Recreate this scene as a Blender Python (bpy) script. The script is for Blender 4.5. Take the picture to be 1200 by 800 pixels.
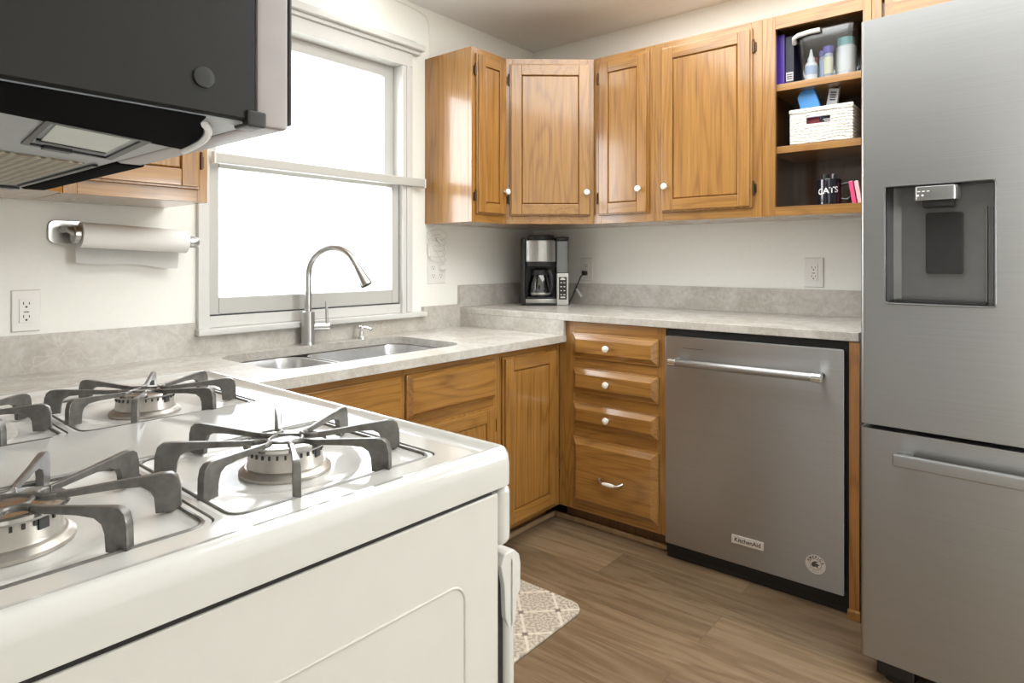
import bpy, bmesh, math, random
from mathutils import Vector, Matrix
random.seed(7)
PI = math.pi
for o in list(bpy.data.objects): bpy.data.objects.remove(o)
S = bpy.context.scene
COL = S.collection

# ---------------------------------------------------------------- camera, world, lights, exposure
EYE = 1.115                       # camera height above the floor
F_PX, CX, HORIZON = 745.7, 600.0, 305.7
YAW = math.radians(90) - 0.692199  # forward = (cos a, sin a) with a the angle to the window-wall direction
cam = bpy.data.cameras.new('camera'); cam_o = bpy.data.objects.new('camera', cam); COL.objects.link(cam_o)
cam.sensor_width = 36.0; cam.lens = F_PX / 1200 * 36
cam.shift_y = -(400 - HORIZON) / 1200
cam.clip_start = 0.02
cam_o.location = (0, 0, EYE)
FWD = 0.692199                    # angle of the view direction from +X
cam_o.rotation_euler = (PI / 2, 0, FWD - PI / 2)
S.camera = cam_o

world = bpy.data.worlds.new('daylight'); S.world = world; world.use_nodes = True
bg = world.node_tree.nodes['Background']; bg.inputs[0].default_value = (0.93, 0.97, 1.0, 1); bg.inputs[1].default_value = 7.0

def area(name, loc, rot, sx, sy, power, color=(1, 1, 1), portal=False):
    l = bpy.data.lights.new(name, 'AREA'); l.shape = 'RECTANGLE'; l.size = sx; l.size_y = sy
    l.energy = power; l.color = color
    o = bpy.data.objects.new(name, l); o.location = loc; o.rotation_euler = rot; COL.objects.link(o)
    if portal: l.cycles.is_portal = True
    return o
area('window_daylight', (1.42, 2.167 + .13, 1.45), (-PI / 2, 0, 0), 0.86, 1.06, 1, portal=True)
area('ceiling_panel', (1.70, 0.35, 2.262), (0, 0, 0), 1.7, 2.2, 40, (0.985, 1.0, 0.985))
pl_ = bpy.data.lights.new('fill_point', 'POINT'); pl_.energy = 62; pl_.shadow_soft_size = .32; pl_.color = (.985, 1, .99)  # unseen fill light added to brighten the ceiling and walls
po_ = bpy.data.objects.new('fill_point', pl_); po_.location = (1.80, -.70, 1.22); COL.objects.link(po_)

S.cycles.caustics_reflective = False
S.view_settings.view_transform = 'Standard'; S.view_settings.look = 'None'
S.view_settings.gamma = 1; S.view_settings.use_curve_mapping = False
S.view_settings.exposure = 0.55

# ---------------------------------------------------------------- materials
def nm(name):
    m = bpy.data.materials.new(name); m.use_nodes = True
    nt = m.node_tree; return m, nt, nt.nodes['Principled BSDF']
def N(nt, t, **kw):
    n = nt.nodes.new(t)
    for k, v in kw.items(): setattr(n, k, v)
    return n
def coords(nt, scale=(1, 1, 1), rot=(0, 0, 0), src='Object'):
    tc = N(nt, 'ShaderNodeTexCoord'); mp = N(nt, 'ShaderNodeMapping')
    mp.inputs['Scale'].default_value = scale; mp.inputs['Rotation'].default_value = rot
    nt.links.new(tc.outputs[src], mp.inputs[0]); return mp.outputs[0]
def noise(nt, vec, scale, detail=4, rough=.55, dist=0):
    n = N(nt, 'ShaderNodeTexNoise'); n.inputs['Scale'].default_value = scale
    n.inputs['Detail'].default_value = detail; n.inputs['Roughness'].default_value = rough
    n.inputs['Distortion'].default_value = dist
    nt.links.new(vec, n.inputs['Vector']); return n.outputs['Fac']
def ramp(nt, fac, stops):
    r = N(nt, 'ShaderNodeValToRGB'); e = r.color_ramp.elements
    while len(e) < len(stops): e.new(0.5)
    for i, (p, c) in enumerate(stops):
        e[i].position = p; e[i].color = (*c, 1)
    nt.links.new(fac, r.inputs[0]); return r.outputs[0]
def math_(nt, op, a, b=None):
    n = N(nt, 'ShaderNodeMath', operation=op)
    for i, v in enumerate((a, b)):
        if v is None: continue
        if isinstance(v, (int, float)): n.inputs[i].default_value = v
        else: nt.links.new(v, n.inputs[i])
    return n.outputs[0]
def mixc(nt, fac, a, b, mode='MIX'):
    n = N(nt, 'ShaderNodeMix', data_type='RGBA', blend_type=mode)
    for sock, v in ((n.inputs[0], fac), (n.inputs[6], a), (n.inputs[7], b)):
        if isinstance(v, (int, float)): sock.default_value = v
        elif isinstance(v, tuple): sock.default_value = (*v, 1)
        else: nt.links.new(v, sock)
    return n.outputs[2]
def bump(nt, bs, h, strength=.1, dist=.001):
    b = N(nt, 'ShaderNodeBump'); b.inputs['Strength'].default_value = strength; b.inputs['Distance'].default_value = dist
    nt.links.new(h, b.inputs['Height']); nt.links.new(b.outputs[0], bs.inputs['Normal'])

def plain(name, col, rough=.5, metal=0, spec=.5, var=.04, coat=0, aniso=0, scale=30):
    m, nt, b = nm(name)
    v = noise(nt, coords(nt), scale, 3)
    lo = tuple(max(0, c * (1 - var)) for c in col); hi = tuple(min(1, c * (1 + var)) for c in col)
    nt.links.new(ramp(nt, v, [(.3, lo), (.7, hi)]), b.inputs['Base Color'])
    b.inputs['Roughness'].default_value = rough; b.inputs['Metallic'].default_value = metal
    b.inputs['Specular IOR Level'].default_value = spec
    if coat: b.inputs['Coat Weight'].default_value = coat; b.inputs['Coat Roughness'].default_value = .06
    return m

def oak(name, axis, dark=1.0, tint=(1, 1, 1), cath=1.0):
    m, nt, b = nm(name)
    st = [7.0, 7.0, 7.0]; st[axis] = .75
    fine = [150.0, 150.0, 150.0]; fine[axis] = 3.5
    vec = coords(nt, tuple(st)); vf = coords(nt, tuple(fine))
    lo = noise(nt, vec, 1.0, 2, .45, .4)
    ring = math_(nt, 'SINE', math_(nt, 'MULTIPLY', lo, 75.0 * cath))
    ring = math_(nt, 'ADD', math_(nt, 'MULTIPLY', ring, .5), .5)
    fi = noise(nt, vf, 1.0, 4, .65)
    big = noise(nt, coords(nt, (2, 2, 2)), 1.6, 2)
    t = lambda c: tuple(x * y * dark for x, y in zip(c, tint))
    c1 = ramp(nt, fi, [(.32, t((.20, .085, .020))), (.50, t((.40, .195, .052))), (.72, t((.52, .275, .085)))])
    c2 = ramp(nt, ring, [(.0, t((.22, .098, .024))), (.30, t((.41, .205, .058))), (1.0, t((.49, .26, .080)))])
    c = mixc(nt, .40, c1, c2)
    c = mixc(nt, math_(nt, 'MULTIPLY', big, .25), c, t((.42, .20, .055)))
    nt.links.new(c, b.inputs['Base Color'])
    b.inputs['Roughness'].default_value = .34
    b.inputs['Coat Weight'].default_value = .9; b.inputs['Coat Roughness'].default_value = .13
    bump(nt, b, fi, .12, .0006)
    return m
TN = (1.0, .955, .74)
OAK_Z = oak('honey_oak_vertical', 2, .77, TN); OAK_X = oak('honey_oak_along_x', 0, .77, TN); OAK_Y = oak('honey_oak_along_y', 1, .77, TN)
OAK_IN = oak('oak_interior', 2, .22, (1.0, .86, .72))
OAK_DARK = oak('oak_underside', 1, .7)
OAK_RED = oak('oak_end_panel', 2, .82, (1, .82, .62))

def stone(name):
    m, nt, b = nm(name)
    v = coords(nt)
    n1 = noise(nt, v, 4.2, 6, .58, 1.8); n2 = noise(nt, v, 60, 4, .6); n3 = noise(nt, v, 2.2, 3, .5, .8)
    a = ramp(nt, n1, [(.30, (.35, .33, .29)), (.48, (.46, .45, .42)), (.62, (.56, .56, .54)), (.8, (.66, .66, .65))])
    a = mixc(nt, math_(nt, 'MULTIPLY', n3, .6), a, (.52, .44, .36))
    a = mixc(nt, .22, a, ramp(nt, n2, [(.35, (.34, .325, .295)), (.65, (.68, .665, .625))]))
    vn = N(nt, 'ShaderNodeTexVoronoi', feature='DISTANCE_TO_EDGE'); vn.inputs['Scale'].default_value = 5
    dv = N(nt, 'ShaderNodeVectorMath', operation='ADD'); nz = N(nt, 'ShaderNodeTexNoise'); nz.inputs['Scale'].default_value = 6
    nt.links.new(v, nz.inputs['Vector']); nt.links.new(v, dv.inputs[0]); nt.links.new(nz.outputs['Color'], dv.inputs[1])
    nt.links.new(dv.outputs[0], vn.inputs['Vector'])
    vein = ramp(nt, vn.outputs[0], [(.0, (1, 1, 1)), (.03, (0, 0, 0))])
    a = mixc(nt, math_(nt, 'MULTIPLY', vein, .40), a, (.66, .64, .60))
    nt.links.new(a, b.inputs['Base Color'])
    b.inputs['Roughness'].default_value = .27; b.inputs['Specular IOR Level'].default_value = .5
    return m
STONE = stone('grey_beige_quartzite')

def floor_mat():
    m, nt, b = nm('vinyl_planks')
    tc = N(nt, 'ShaderNodeTexCoord'); sep = N(nt, 'ShaderNodeSeparateXYZ'); cmb = N(nt, 'ShaderNodeCombineXYZ')
    nt.links.new(tc.outputs['Object'], sep.inputs[0])
    nt.links.new(sep.outputs[1], cmb.inputs[0]); nt.links.new(sep.outputs[0], cmb.inputs[1])
    br = N(nt, 'ShaderNodeTexBrick'); br.offset = .37; br.squash = 1
    br.inputs['Scale'].default_value = 1; br.inputs['Brick Width'].default_value = 1.22; br.inputs['Row Height'].default_value = .178
    br.inputs['Mortar Size'].default_value = .0014; br.inputs['Mortar Smooth'].default_value = .3
    br.inputs['Color1'].default_value = (0, 0, 0, 1); br.inputs['Color2'].default_value = (1, 1, 1, 1); br.inputs['Mortar'].default_value = (.5, .5, .5, 1)
    nt.links.new(cmb.outputs[0], br.inputs['Vector'])
    off = N(nt, 'ShaderNodeVectorMath', operation='MULTIPLY_ADD')
    nt.links.new(br.outputs['Color'], off.inputs[0]); off.inputs[1].default_value = (3, 3, 3); nt.links.new(tc.outputs['Object'], off.inputs[2])
    def sc(v): 
        mp = N(nt, 'ShaderNodeMapping'); mp.inputs['Scale'].default_value = v; nt.links.new(off.outputs[0], mp.inputs[0]); return mp.outputs[0]
    lo = noise(nt, sc((9, .9, 9)), 1, 3, .5, .5)
    ring = math_(nt, 'ADD', math_(nt, 'MULTIPLY', math_(nt, 'SINE', math_(nt, 'MULTIPLY', lo, 42)), .5), .5)
    fi = noise(nt, sc((190, 6, 60)), 1, 5, .65)
    c = ramp(nt, fi, [(.28, (.135, .082, .041)), (.5, (.228, .152, .084)), (.75, (.32, .228, .137))])
    c2 = ramp(nt, ring, [(.0, (.150, .092, .047)), (.5, (.235, .158, .088)), (1, (.285, .20, .118))])
    c = mixc(nt, .5, c, c2)
    tone = ramp(nt, br.outputs['Color'], [(0, (.64, .64, .65)), (1, (.98, .98, 1.0))])
    c = mixc(nt, 1.0, c, tone, 'MULTIPLY')
    c = mixc(nt, math_(nt, 'MULTIPLY', br.outputs['Fac'], .5), c, (.06, .04, .025))
    nt.links.new(c, b.inputs['Base Color'])
    b.inputs['Roughness'].default_value = .38
    bump(nt, b, fi, .12, .0006)
    return m

def steel(name, base=.37, rough=.28, aniso=.9, axis='Z', tint=(.985, .995, 1.0)):
    m, nt, b = nm(name)
    fine = (2, 2, 900) if axis == 'Z' else (900, 900, 2)
    g = noise(nt, coords(nt, fine), 1, 3, .6)
    lo = tuple(base * .94 * t for t in tint); hi = tuple(base * 1.05 * t for t in tint)
    nt.links.new(ramp(nt, g, [(.3, lo), (.7, hi)]), b.inputs['Base Color'])
    b.inputs['Metallic'].default_value = 1; b.inputs['Roughness'].default_value = rough
    b.inputs['Anisotropic'].default_value = aniso
    tg = N(nt, 'ShaderNodeCombineXYZ'); tg.inputs[2].default_value = 1; nt.links.new(tg.outputs[0], b.inputs['Tangent'])
    return m
STEEL = steel('brushed_stainless'); STEEL_DW = steel('brushed_stainless_dishwasher', .41, .34)
NICKEL = plain('brushed_nickel', (.46, .455, .445), .28, 1)
CHROME = plain('chrome', (.78, .78, .78), .10, 1)
SINK_ST = plain('sink_steel', (.70, .70, .70), .32, 1)
DKPLASTIC = plain('black_plastic', (.012, .012, .013), .38)
BLACK = plain('black_gap', (.004, .004, .004), .6)
MWBLACK = plain('charcoal_painted_metal', (.009, .0088, .0088), .42, spec=.32)
MWFLANGE = plain('black_flange', (.003, .003, .0035), .8, spec=.02)
MWGREY = plain('grey_painted_metal', (.30, .32, .33), .35)
MWDOOR = plain('pale_door_edge', (.32, .29, .29), .32)
LENS = plain('frosted_lens', (.55, .58, .54), .3)
WALLM = plain('white_wall_paint', (.87, .87, .825), .6, var=.012, scale=60)
CEILM = plain('white_ceiling_paint', (.86, .865, .86), .8, var=.01)
TRIMW = plain('white_gloss_trim', (.64, .635, .61), .3, var=.01)
VINYL = plain('white_window_vinyl', (.50, .495, .465), .32, var=.01)
ENAMEL = plain('white_enamel', (.54, .535, .51), .10, var=.01, coat=.5)
SIDEP = plain('white_painted_panel', (.55, .54, .505), .32, var=.012)
PANEN = plain('drip_pan_enamel', (.66, .65, .62), .14, var=.02)
IRON = plain('grey_cast_iron', (.135, .13, .118), .30, .35, var=.25, scale=90)
CAPM = plain('burner_cap_enamel', (.40, .39, .37), .10, .9)
ALU = plain('burner_aluminium', (.46, .43, .39), .36, .75, var=.15)
CERAM = plain('white_ceramic', (.82, .79, .72), .14, var=.02)
BRONZE = plain('dark_bronze_hinge', (.09, .055, .03), .35, .8)
PLASTW = plain('white_plastic', (.80, .79, .76), .3, var=.01)
SLOT = plain('slot_dark', (.03, .03, .03), .5)
PAPER = plain('paper_towel', (.86, .85, .83), .9, var=.015, scale=200)
SHOE = plain('shoe_molding', (.36, .245, .14), .5, var=.15)
GREYPL = plain('grey_plastic', (.10, .10, .105), .35)
DISPG = plain('dispenser_grey', (.15, .15, .152), .30, .6)
DISPD = plain('dispenser_dark', (.035, .035, .036), .25, .4)
FRSIDE = plain('fridge_side_grey', (.12, .12, .125), .45)
PURPLE = plain('purple_cover', (.055, .022, .25), .35)
NAVY = plain('black_box', (.012, .012, .028), .4)
BLUEP = plain('bright_blue_packet', (.07, .30, .74), .4)
GREYBOX = plain('pale_grey_box', (.55, .54, .55), .5)
PINK = plain('pink_cover', (.80, .08, .24), .45)
PALEPINK = plain('pale_pink_cover', (.85, .55, .60), .45)
REDP = plain('red_plastic', (.62, .05, .06), .35)
TEAL = plain('teal_lid', (.22, .46, .44), .4)
LABELB = plain('pale_blue_label', (.42, .50, .66), .5)
LABELY = plain('pale_yellow_label', (.72, .68, .48), .5)
MUGM = plain('black_glazed_mug', (.008, .009, .018), .10, coat=1)
WHITEINK = plain('white_ink', (.85, .85, .85), .5)
DARKINK = plain('dark_ink', (.05, .045, .05), .5)
PALEM = plain('pale_metal_badge', (.72, .69, .66), .35, .5)
WICKER = None

def thin_clear(name, tint=(1, 1, 1), rough=.03, extra=.0):
    m = bpy.data.materials.new(name); m.use_nodes = True; nt = m.node_tree; nt.nodes.clear()
    out = N(nt, 'ShaderNodeOutputMaterial'); tr = N(nt, 'ShaderNodeBsdfTransparent'); gl = N(nt, 'ShaderNodeBsdfGlossy')
    tr.inputs[0].default_value = (*tint, 1); gl.inputs['Roughness'].default_value = rough
    lw = N(nt, 'ShaderNodeLayerWeight'); lw.inputs[0].default_value = .5
    fr = math_(nt, 'ADD', math_(nt, 'MULTIPLY', math_(nt, 'POWER', lw.outputs['Facing'], 5.0), .9), .035)
    mx = N(nt, 'ShaderNodeMixShader')
    f = math_(nt, 'ADD', fr, extra) if extra else fr
    nt.links.new(f, mx.inputs[0]); nt.links.new(tr.outputs[0], mx.inputs[1]); nt.links.new(gl.outputs[0], mx.inputs[2])
    nt.links.new(mx.outputs[0], out.inputs[0]); return m
GLASS = thin_clear('window_glass'); CLEARP = thin_clear('clear_plastic', (.93, .95, .97), .08, .06)
SMOKE = thin_clear('smoky_plastic', (.42, .43, .47), .12, .10); CARAFE = thin_clear('carafe_glass', (.55, .55, .55), .03, .08)

def emis(name, col, st):
    m, nt, b = nm(name); b.inputs['Base Color'].default_value = (*col, 1)
    b.inputs['Emission Color'].default_value = (*col, 1); b.inputs['Emission Strength'].default_value = st; return m
LAMPM = emis('lit_lamp_glass', (1, .97, .92), 3.0)

def mat_mat():
    m, nt, b = nm('patterned_mat')
    tc = N(nt, 'ShaderNodeTexCoord'); mp = N(nt, 'ShaderNodeMapping'); mp.inputs['Scale'].default_value = (8.5, 8.5, 1)
    mp.inputs['Rotation'].default_value = (0, 0, PI / 4)
    nt.links.new(tc.outputs['Object'], mp.inputs[0])
    fr = N(nt, 'ShaderNodeVectorMath', operation='FRACTION'); nt.links.new(mp.outputs[0], fr.inputs[0])
    sb = N(nt, 'ShaderNodeVectorMath', operation='SUBTRACT'); nt.links.new(fr.outputs[0], sb.inputs[0]); sb.inputs[1].default_value = (.5, .5, 0)
    sp = N(nt, 'ShaderNodeSeparateXYZ'); nt.links.new(sb.outputs[0], sp.inputs[0])
    ax = math_(nt, 'ABSOLUTE', sp.outputs[0]); ay = math_(nt, 'ABSOLUTE', sp.outputs[1])
    d2 = math_(nt, 'SQRT', math_(nt, 'ADD', math_(nt, 'MULTIPLY', ax, ax), math_(nt, 'MULTIPLY', ay, ay)))
    ang = math_(nt, 'ARCTAN2', sp.outputs[1], sp.outputs[0])
    pet = math_(nt, 'MULTIPLY', math_(nt, 'COSINE', math_(nt, 'MULTIPLY', ang, 8)), .07)
    rr = math_(nt, 'SINE', math_(nt, 'MULTIPLY', math_(nt, 'ADD', d2, pet), 34))
    edge = math_(nt, 'MAXIMUM', ax, ay)
    line = math_(nt, 'GREATER_THAN', edge, .462)
    corner = math_(nt, 'GREATER_THAN', math_(nt, 'MINIMUM', ax, ay), .43)
    sp2 = noise(nt, mp.outputs[0], 26, 2)
    c = ramp(nt, math_(nt, 'ADD', math_(nt, 'MULTIPLY', rr, .15), sp2), [(.3, (.29, .25, .20)), (.5, (.44, .385, .31)), (.75, (.56, .50, .42))])
    c = mixc(nt, math_(nt, 'MULTIPLY', line, .8), c, (.68, .61, .51))
    c = mixc(nt, corner, c, (.19, .15, .125))
    nt.links.new(c, b.inputs['Base Color']); b.inputs['Roughness'].default_value = .6
    return m
def wicker_mat():
    m, nt, b = nm('white_woven_rope')
    v = coords(nt)
    w1 = N(nt, 'ShaderNodeTexWave'); w1.inputs['Scale'].default_value = 28; w1.inputs['Distortion'].default_value = 5; w1.bands_direction = 'Z'
    nt.links.new(v, w1.inputs[0])
    n = noise(nt, v, 130, 3)
    h = math_(nt, 'ADD', math_(nt, 'MULTIPLY', w1.outputs['Fac'], .6), n)
    nt.links.new(ramp(nt, h, [(.4, (.40, .34, .28)), (.75, (.80, .76, .70))]), b.inputs['Base Color'])
    b.inputs['Roughness'].default_value = .75; bump(nt, b, h, .6, .004); return m
def mesh_filter_mat():
    m, nt, b = nm('grease_filter_mesh')
    v = coords(nt)
    w1 = N(nt, 'ShaderNodeTexWave'); w1.inputs['Scale'].default_value = 30; w1.bands_direction = 'X'; w1.inputs['Distortion'].default_value = 2
    w2 = N(nt, 'ShaderNodeTexWave'); w2.inputs['Scale'].default_value = 30; w2.bands_direction = 'Y'; w2.inputs['Distortion'].default_value = 2
    nt.links.new(v, w1.inputs[0]); nt.links.new(v, w2.inputs[0])
    h = math_(nt, 'MULTIPLY', w1.outputs['Fac'], w2.outputs['Fac'])
    nt.links.new(ramp(nt, h, [(.1, (.16, .13, .08)), (.6, (.44, .39, .29))]), b.inputs['Base Color'])
    b.inputs['Roughness'].default_value = .4; b.inputs['Metallic'].default_value = .5; bump(nt, b, h, .6, .003); return m
WICKER = wicker_mat(); FILTERM = mesh_filter_mat(); MATM = mat_mat(); FLOORM = floor_mat()

# ---------------------------------------------------------------- mesh helpers
ORG = {}
class MB:
    def __init__(self, *mats, M=None):
        self.bm = bmesh.new(); self.mats = list(mats); self.M = M
    def _add(self, tmp, mi=0, M=None):
        for f in tmp.faces: f.material_index = mi
        X = M if M is not None else self.M
        if X is not None:
            tmp.transform(X)
            if X.determinant() < 0: bmesh.ops.reverse_faces(tmp, faces=tmp.faces)
        me = bpy.data.meshes.new('t'); tmp.to_mesh(me); tmp.free(); self.bm.from_mesh(me); bpy.data.meshes.remove(me); return self
    def box(self, x0, x1, y0, y1, z0, z1, bev=0, seg=2, mi=0, M=None):
        t = bmesh.new(); bmesh.ops.create_cube(t, size=1)
        x0, x1 = min(x0, x1), max(x0, x1); y0, y1 = min(y0, y1), max(y0, y1); z0, z1 = min(z0, z1), max(z0, z1)
        for v in t.verts: v.co = Vector((x0 + (v.co.x + .5) * (x1 - x0), y0 + (v.co.y + .5) * (y1 - y0), z0 + (v.co.z + .5) * (z1 - z0)))
        if bev: bmesh.ops.bevel(t, geom=t.edges[:], offset=min(bev, .45 * min(x1 - x0, y1 - y0, z1 - z0)), segments=seg, affect='EDGES', profile=.5)
        return self._add(t, mi, M)
    def prism(self, pts, z0, z1, bev=0, mi=0, M=None, seg=2):      # polygon in xy pulled along z
        t = bmesh.new(); vs = [t.verts.new((p[0], p[1], z0)) for p in pts]
        f = t.faces.new(vs); r = bmesh.ops.extrude_face_region(t, geom=[f])
        for v in [g for g in r['geom'] if isinstance(g, bmesh.types.BMVert)]: v.co.z = z1
        bmesh.ops.recalc_face_normals(t, faces=t.faces)
        if bev: bmesh.ops.bevel(t, geom=t.edges[:], offset=bev, segments=seg, affect='EDGES', profile=.5)
        return self._add(t, mi, M)
    def frustum(self, a0, a1, b0, b1, c0, c1, inset, mi=0, M=None):   # raised field with sloped sides, a,b in plane, c out
        t = bmesh.new()
        lo = [t.verts.new(p) for p in ((a0, b0, c0), (a1, b0, c0), (a1, b1, c0), (a0, b1, c0))]
        hi = [t.verts.new(p) for p in ((a0 + inset, b0 + inset, c1), (a1 - inset, b0 + inset, c1), (a1 - inset, b1 - inset, c1), (a0 + inset, b1 - inset, c1))]
        t.faces.new(lo[::-1]); t.faces.new(hi)
        for i in range(4): t.faces.new((lo[i], lo[(i + 1) % 4], hi[(i + 1) % 4], hi[i]))
        bmesh.ops.recalc_face_normals(t, faces=t.faces)
        return self._add(t, mi, M)
    def lathe(self, prof, c=(0, 0, 0), axis='Z', n=32, mi=0, M=None):
        t = bmesh.new(); rings = []
        for r, h in prof:
            rings.append([t.verts.new((max(r, 1e-5) * math.cos(2 * PI * i / n), max(r, 1e-5) * math.sin(2 * PI * i / n), h)) for i in range(n)])
        for a, b in zip(rings, rings[1:]):
            for i in range(n): t.faces.new((a[i], a[(i + 1) % n], b[(i + 1) % n], b[i]))
        t.faces.new(rings[0][::-1]); t.faces.new(rings[-1])
        bmesh.ops.remove_doubles(t, verts=t.verts, dist=2e-5); bmesh.ops.recalc_face_normals(t, faces=t.faces)
        R = {'Z': Matrix(), 'X': Matrix.Rotation(PI / 2, 4, 'Y'), 'Y': Matrix.Rotation(-PI / 2, 4, 'X')}[axis] if isinstance(axis, str) else axis
        t.transform(Matrix.Translation(c) @ R); return self._add(t, mi, M)
    def cyl(self, p0, p1, r, r2=None, n=24, mi=0, M=None):
        p0, p1 = Vector(p0), Vector(p1); d = p1 - p0
        R = d.to_track_quat('Z', 'Y').to_matrix().to_4x4()
        return self.lathe([(r, 0), (r if r2 is None else r2, d.length)], p0, R, n, mi, M)
    def tube(self, pts, r, n=12, mi=0, M=None, closed=False, rads=None):
        pts = [Vector(p) for p in pts]; t = bmesh.new(); rings = []; L = len(pts); up = None
        for i, p in enumerate(pts):
            if closed: d = pts[(i + 1) % L] - pts[i - 1]
            else: d = pts[min(i + 1, L - 1)] - pts[max(i - 1, 0)]
            d.normalize()
            if up is None: up = d.orthogonal().normalized()
            up = (up - d * up.dot(d)).normalized(); s = d.cross(up); rr = rads[i] if rads else r
            rings.append([t.verts.new(p + (up * math.cos(2 * PI * k / n) + s * math.sin(2 * PI * k / n)) * rr) for k in range(n)])
        for i in range(L if closed else L - 1):
            a, b = rings[i], rings[(i + 1) % L]
            for k in range(n): t.faces.new((a[k], a[(k + 1) % n], b[(k + 1) % n], b[k]))
        if not closed: t.faces.new(rings[0][::-1]); t.faces.new(rings[-1])
        bmesh.ops.recalc_face_normals(t, faces=t.faces); return self._add(t, mi, M)
    def slab(self, outer, holes, z0, z1, mi=0, M=None, bev=0):     # flat slab with holes
        t = bmesh.new(); es = []
        for loop in [outer] + holes:
            vs = [t.verts.new((p[0], p[1], z0)) for p in loop]
            es += [t.edges.new((vs[i], vs[(i + 1) % len(vs)])) for i in range(len(vs))]
        bmesh.ops.triangle_fill(t, use_beauty=True, use_dissolve=False, edges=es)
        fs = t.faces[:]; r = bmesh.ops.extrude_face_region(t, geom=fs)
        for v in [g for g in r['geom'] if isinstance(g, bmesh.types.BMVert)]: v.co.z = z1
        bmesh.ops.recalc_face_normals(t, faces=t.faces); return self._add(t, mi, M)
    def text(self, s, size, depth=.0004, mi=0, M=None, fn=None, bold=0):
        c = bpy.data.curves.new('t', 'FONT'); c.body = s; c.size = size; c.extrude = depth; c.align_x = 'CENTER'; c.align_y = 'CENTER'; c.offset = bold
        o = bpy.data.objects.new('t', c); COL.objects.link(o); dg = bpy.context.evaluated_depsgraph_get(); dg.update()
        me = bpy.data.meshes.new_from_object(o.evaluated_get(dg)); bpy.data.objects.remove(o); bpy.data.curves.remove(c)
        t = bmesh.new(); t.from_mesh(me); bpy.data.meshes.remove(me)
        if fn:
            for v in t.verts: v.co = Vector(fn(v.co))
        return self._add(t, mi, M)
    def build(self, name, parent=None, ang=35, loc=None, **props):
        me = bpy.data.meshes.new(name)
        base = Vector((0, 0, 0)); off = Vector((0, 0, 0))
        if parent is not None: off = ORG.get(parent.name, off)
        elif loc is not None: off = Vector(loc); base = off
        if off.length: self.bm.transform(Matrix.Translation(-off))
        self.bm.to_mesh(me); self.bm.free()
        for m in self.mats: me.materials.append(m)
        for p in me.polygons: p.use_smooth = True
        me.set_sharp_from_angle(angle=math.radians(ang))
        o = bpy.data.objects.new(name, me); COL.objects.link(o); o.location = base
        wn = o.modifiers.new('weighted_normal', 'WEIGHTED_NORMAL'); wn.keep_sharp = True; wn.weight = 80
        if parent is not None: o.parent = parent; ORG[o.name] = off
        for k, v in props.items(): o[k] = v
        return o

def thing(name, label, cat, loc, rotz=0, group=None, local=False):
    o = bpy.data.objects.new(name, None); COL.objects.link(o); o.location = loc; o.rotation_euler = (0, 0, rotz)
    o.empty_display_size = .05
    o['label'] = label; o['category'] = cat
    if group: o['group'] = group
    ORG[o.name] = Vector((0, 0, 0)) if local else Vector(loc)
    return o
def tag(o, label, cat, group=None):
    o['label'] = label; o['category'] = cat
    if group: o['group'] = group
    return o
def struct(mb, name, **k):
    o = mb.build(name, **k); o['kind'] = 'structure'; return o
def copy_tree(root):
    r = root.copy(); COL.objects.link(r)
    for ch in list(root.children):
        c = ch.copy(); COL.objects.link(c); c.parent = r
        for g in list(ch.children):
            d = g.copy(); COL.objects.link(d); d.parent = c
    return r
# face frames: columns are the directions of a (along), b (up), c (out of the face)
def frame(o, a, c):
    a = Vector(a).normalized(); c = Vector(c).normalized(); b = Vector((0, 0, 1))
    return Matrix(((a.x, b.x, c.x, o[0]), (a.y, b.y, c.y, o[1]), (a.z, b.z, c.z, o[2]), (0, 0, 0, 1)))
def window_face(x, y, z=0): return frame((x, y, z), (1, 0, 0), (0, -1, 0))     # faces into the room from the window wall
def right_face(x, y, z=0): return frame((x, y, z), (0, -1, 0), (-1, 0, 0))     # faces into the room from the right wall
def rrect(x0, x1, y0, y1, r, n=8):
    pts = []
    for cx, cy, a0 in ((x1 - r, y1 - r, 0), (x0 + r, y1 - r, PI / 2), (x0 + r, y0 + r, PI), (x1 - r, y0 + r, 1.5 * PI)):
        for i in range(n + 1):
            a = a0 + PI / 2 * i / n; pts.append((cx + r * math.cos(a), cy + r * math.sin(a)))
    return pts
def arc(p0, p1, p2, n=10):
    p0, p1, p2 = Vector(p0), Vector(p1), Vector(p2)
    return [(1 - t) ** 2 * p0 + 2 * t * (1 - t) * p1 + t * t * p2 for t in [i / n for i in range(n + 1)]]

# ---------------------------------------------------------------- room shell
XL, XR, YB, YW, ZC = -.125, 2.80, -2.7, 2.167, 2.272
WX0, WX1, WZ0, WZ1 = .985, 1.86, .915, 1.99            # rough window opening
struct(MB(FLOORM).box(XL - .1, XR + .1, YB - .1, YW + .1, -.05, 0), 'floor')
struct(MB(CEILM).box(XL - .1, XR + .1, YB - .1, YW + .1, ZC, ZC + .05), 'ceiling')
w = MB(WALLM); T = .12
w.box(XL - .1, WX0, YW, YW + T, 0, ZC); w.box(WX1, XR + .1, YW, YW + T, 0, ZC)
w.box(WX0, WX1, YW, YW + T, 0, WZ0); w.box(WX0, WX1, YW, YW + T, WZ1, ZC)
struct(w, 'wall_window_side')
struct(MB(WALLM).box(XR, XR + .1, YB, YW, 0, ZC), 'wall_right')
struct(MB(WALLM).box(XL - .1, XL, YB, YW, 0, ZC), 'wall_left')
w = MB(WALLM).box(XL, XR, YB - .1, YB, 0, ZC)
struct(w, 'wall_rear')
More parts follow.
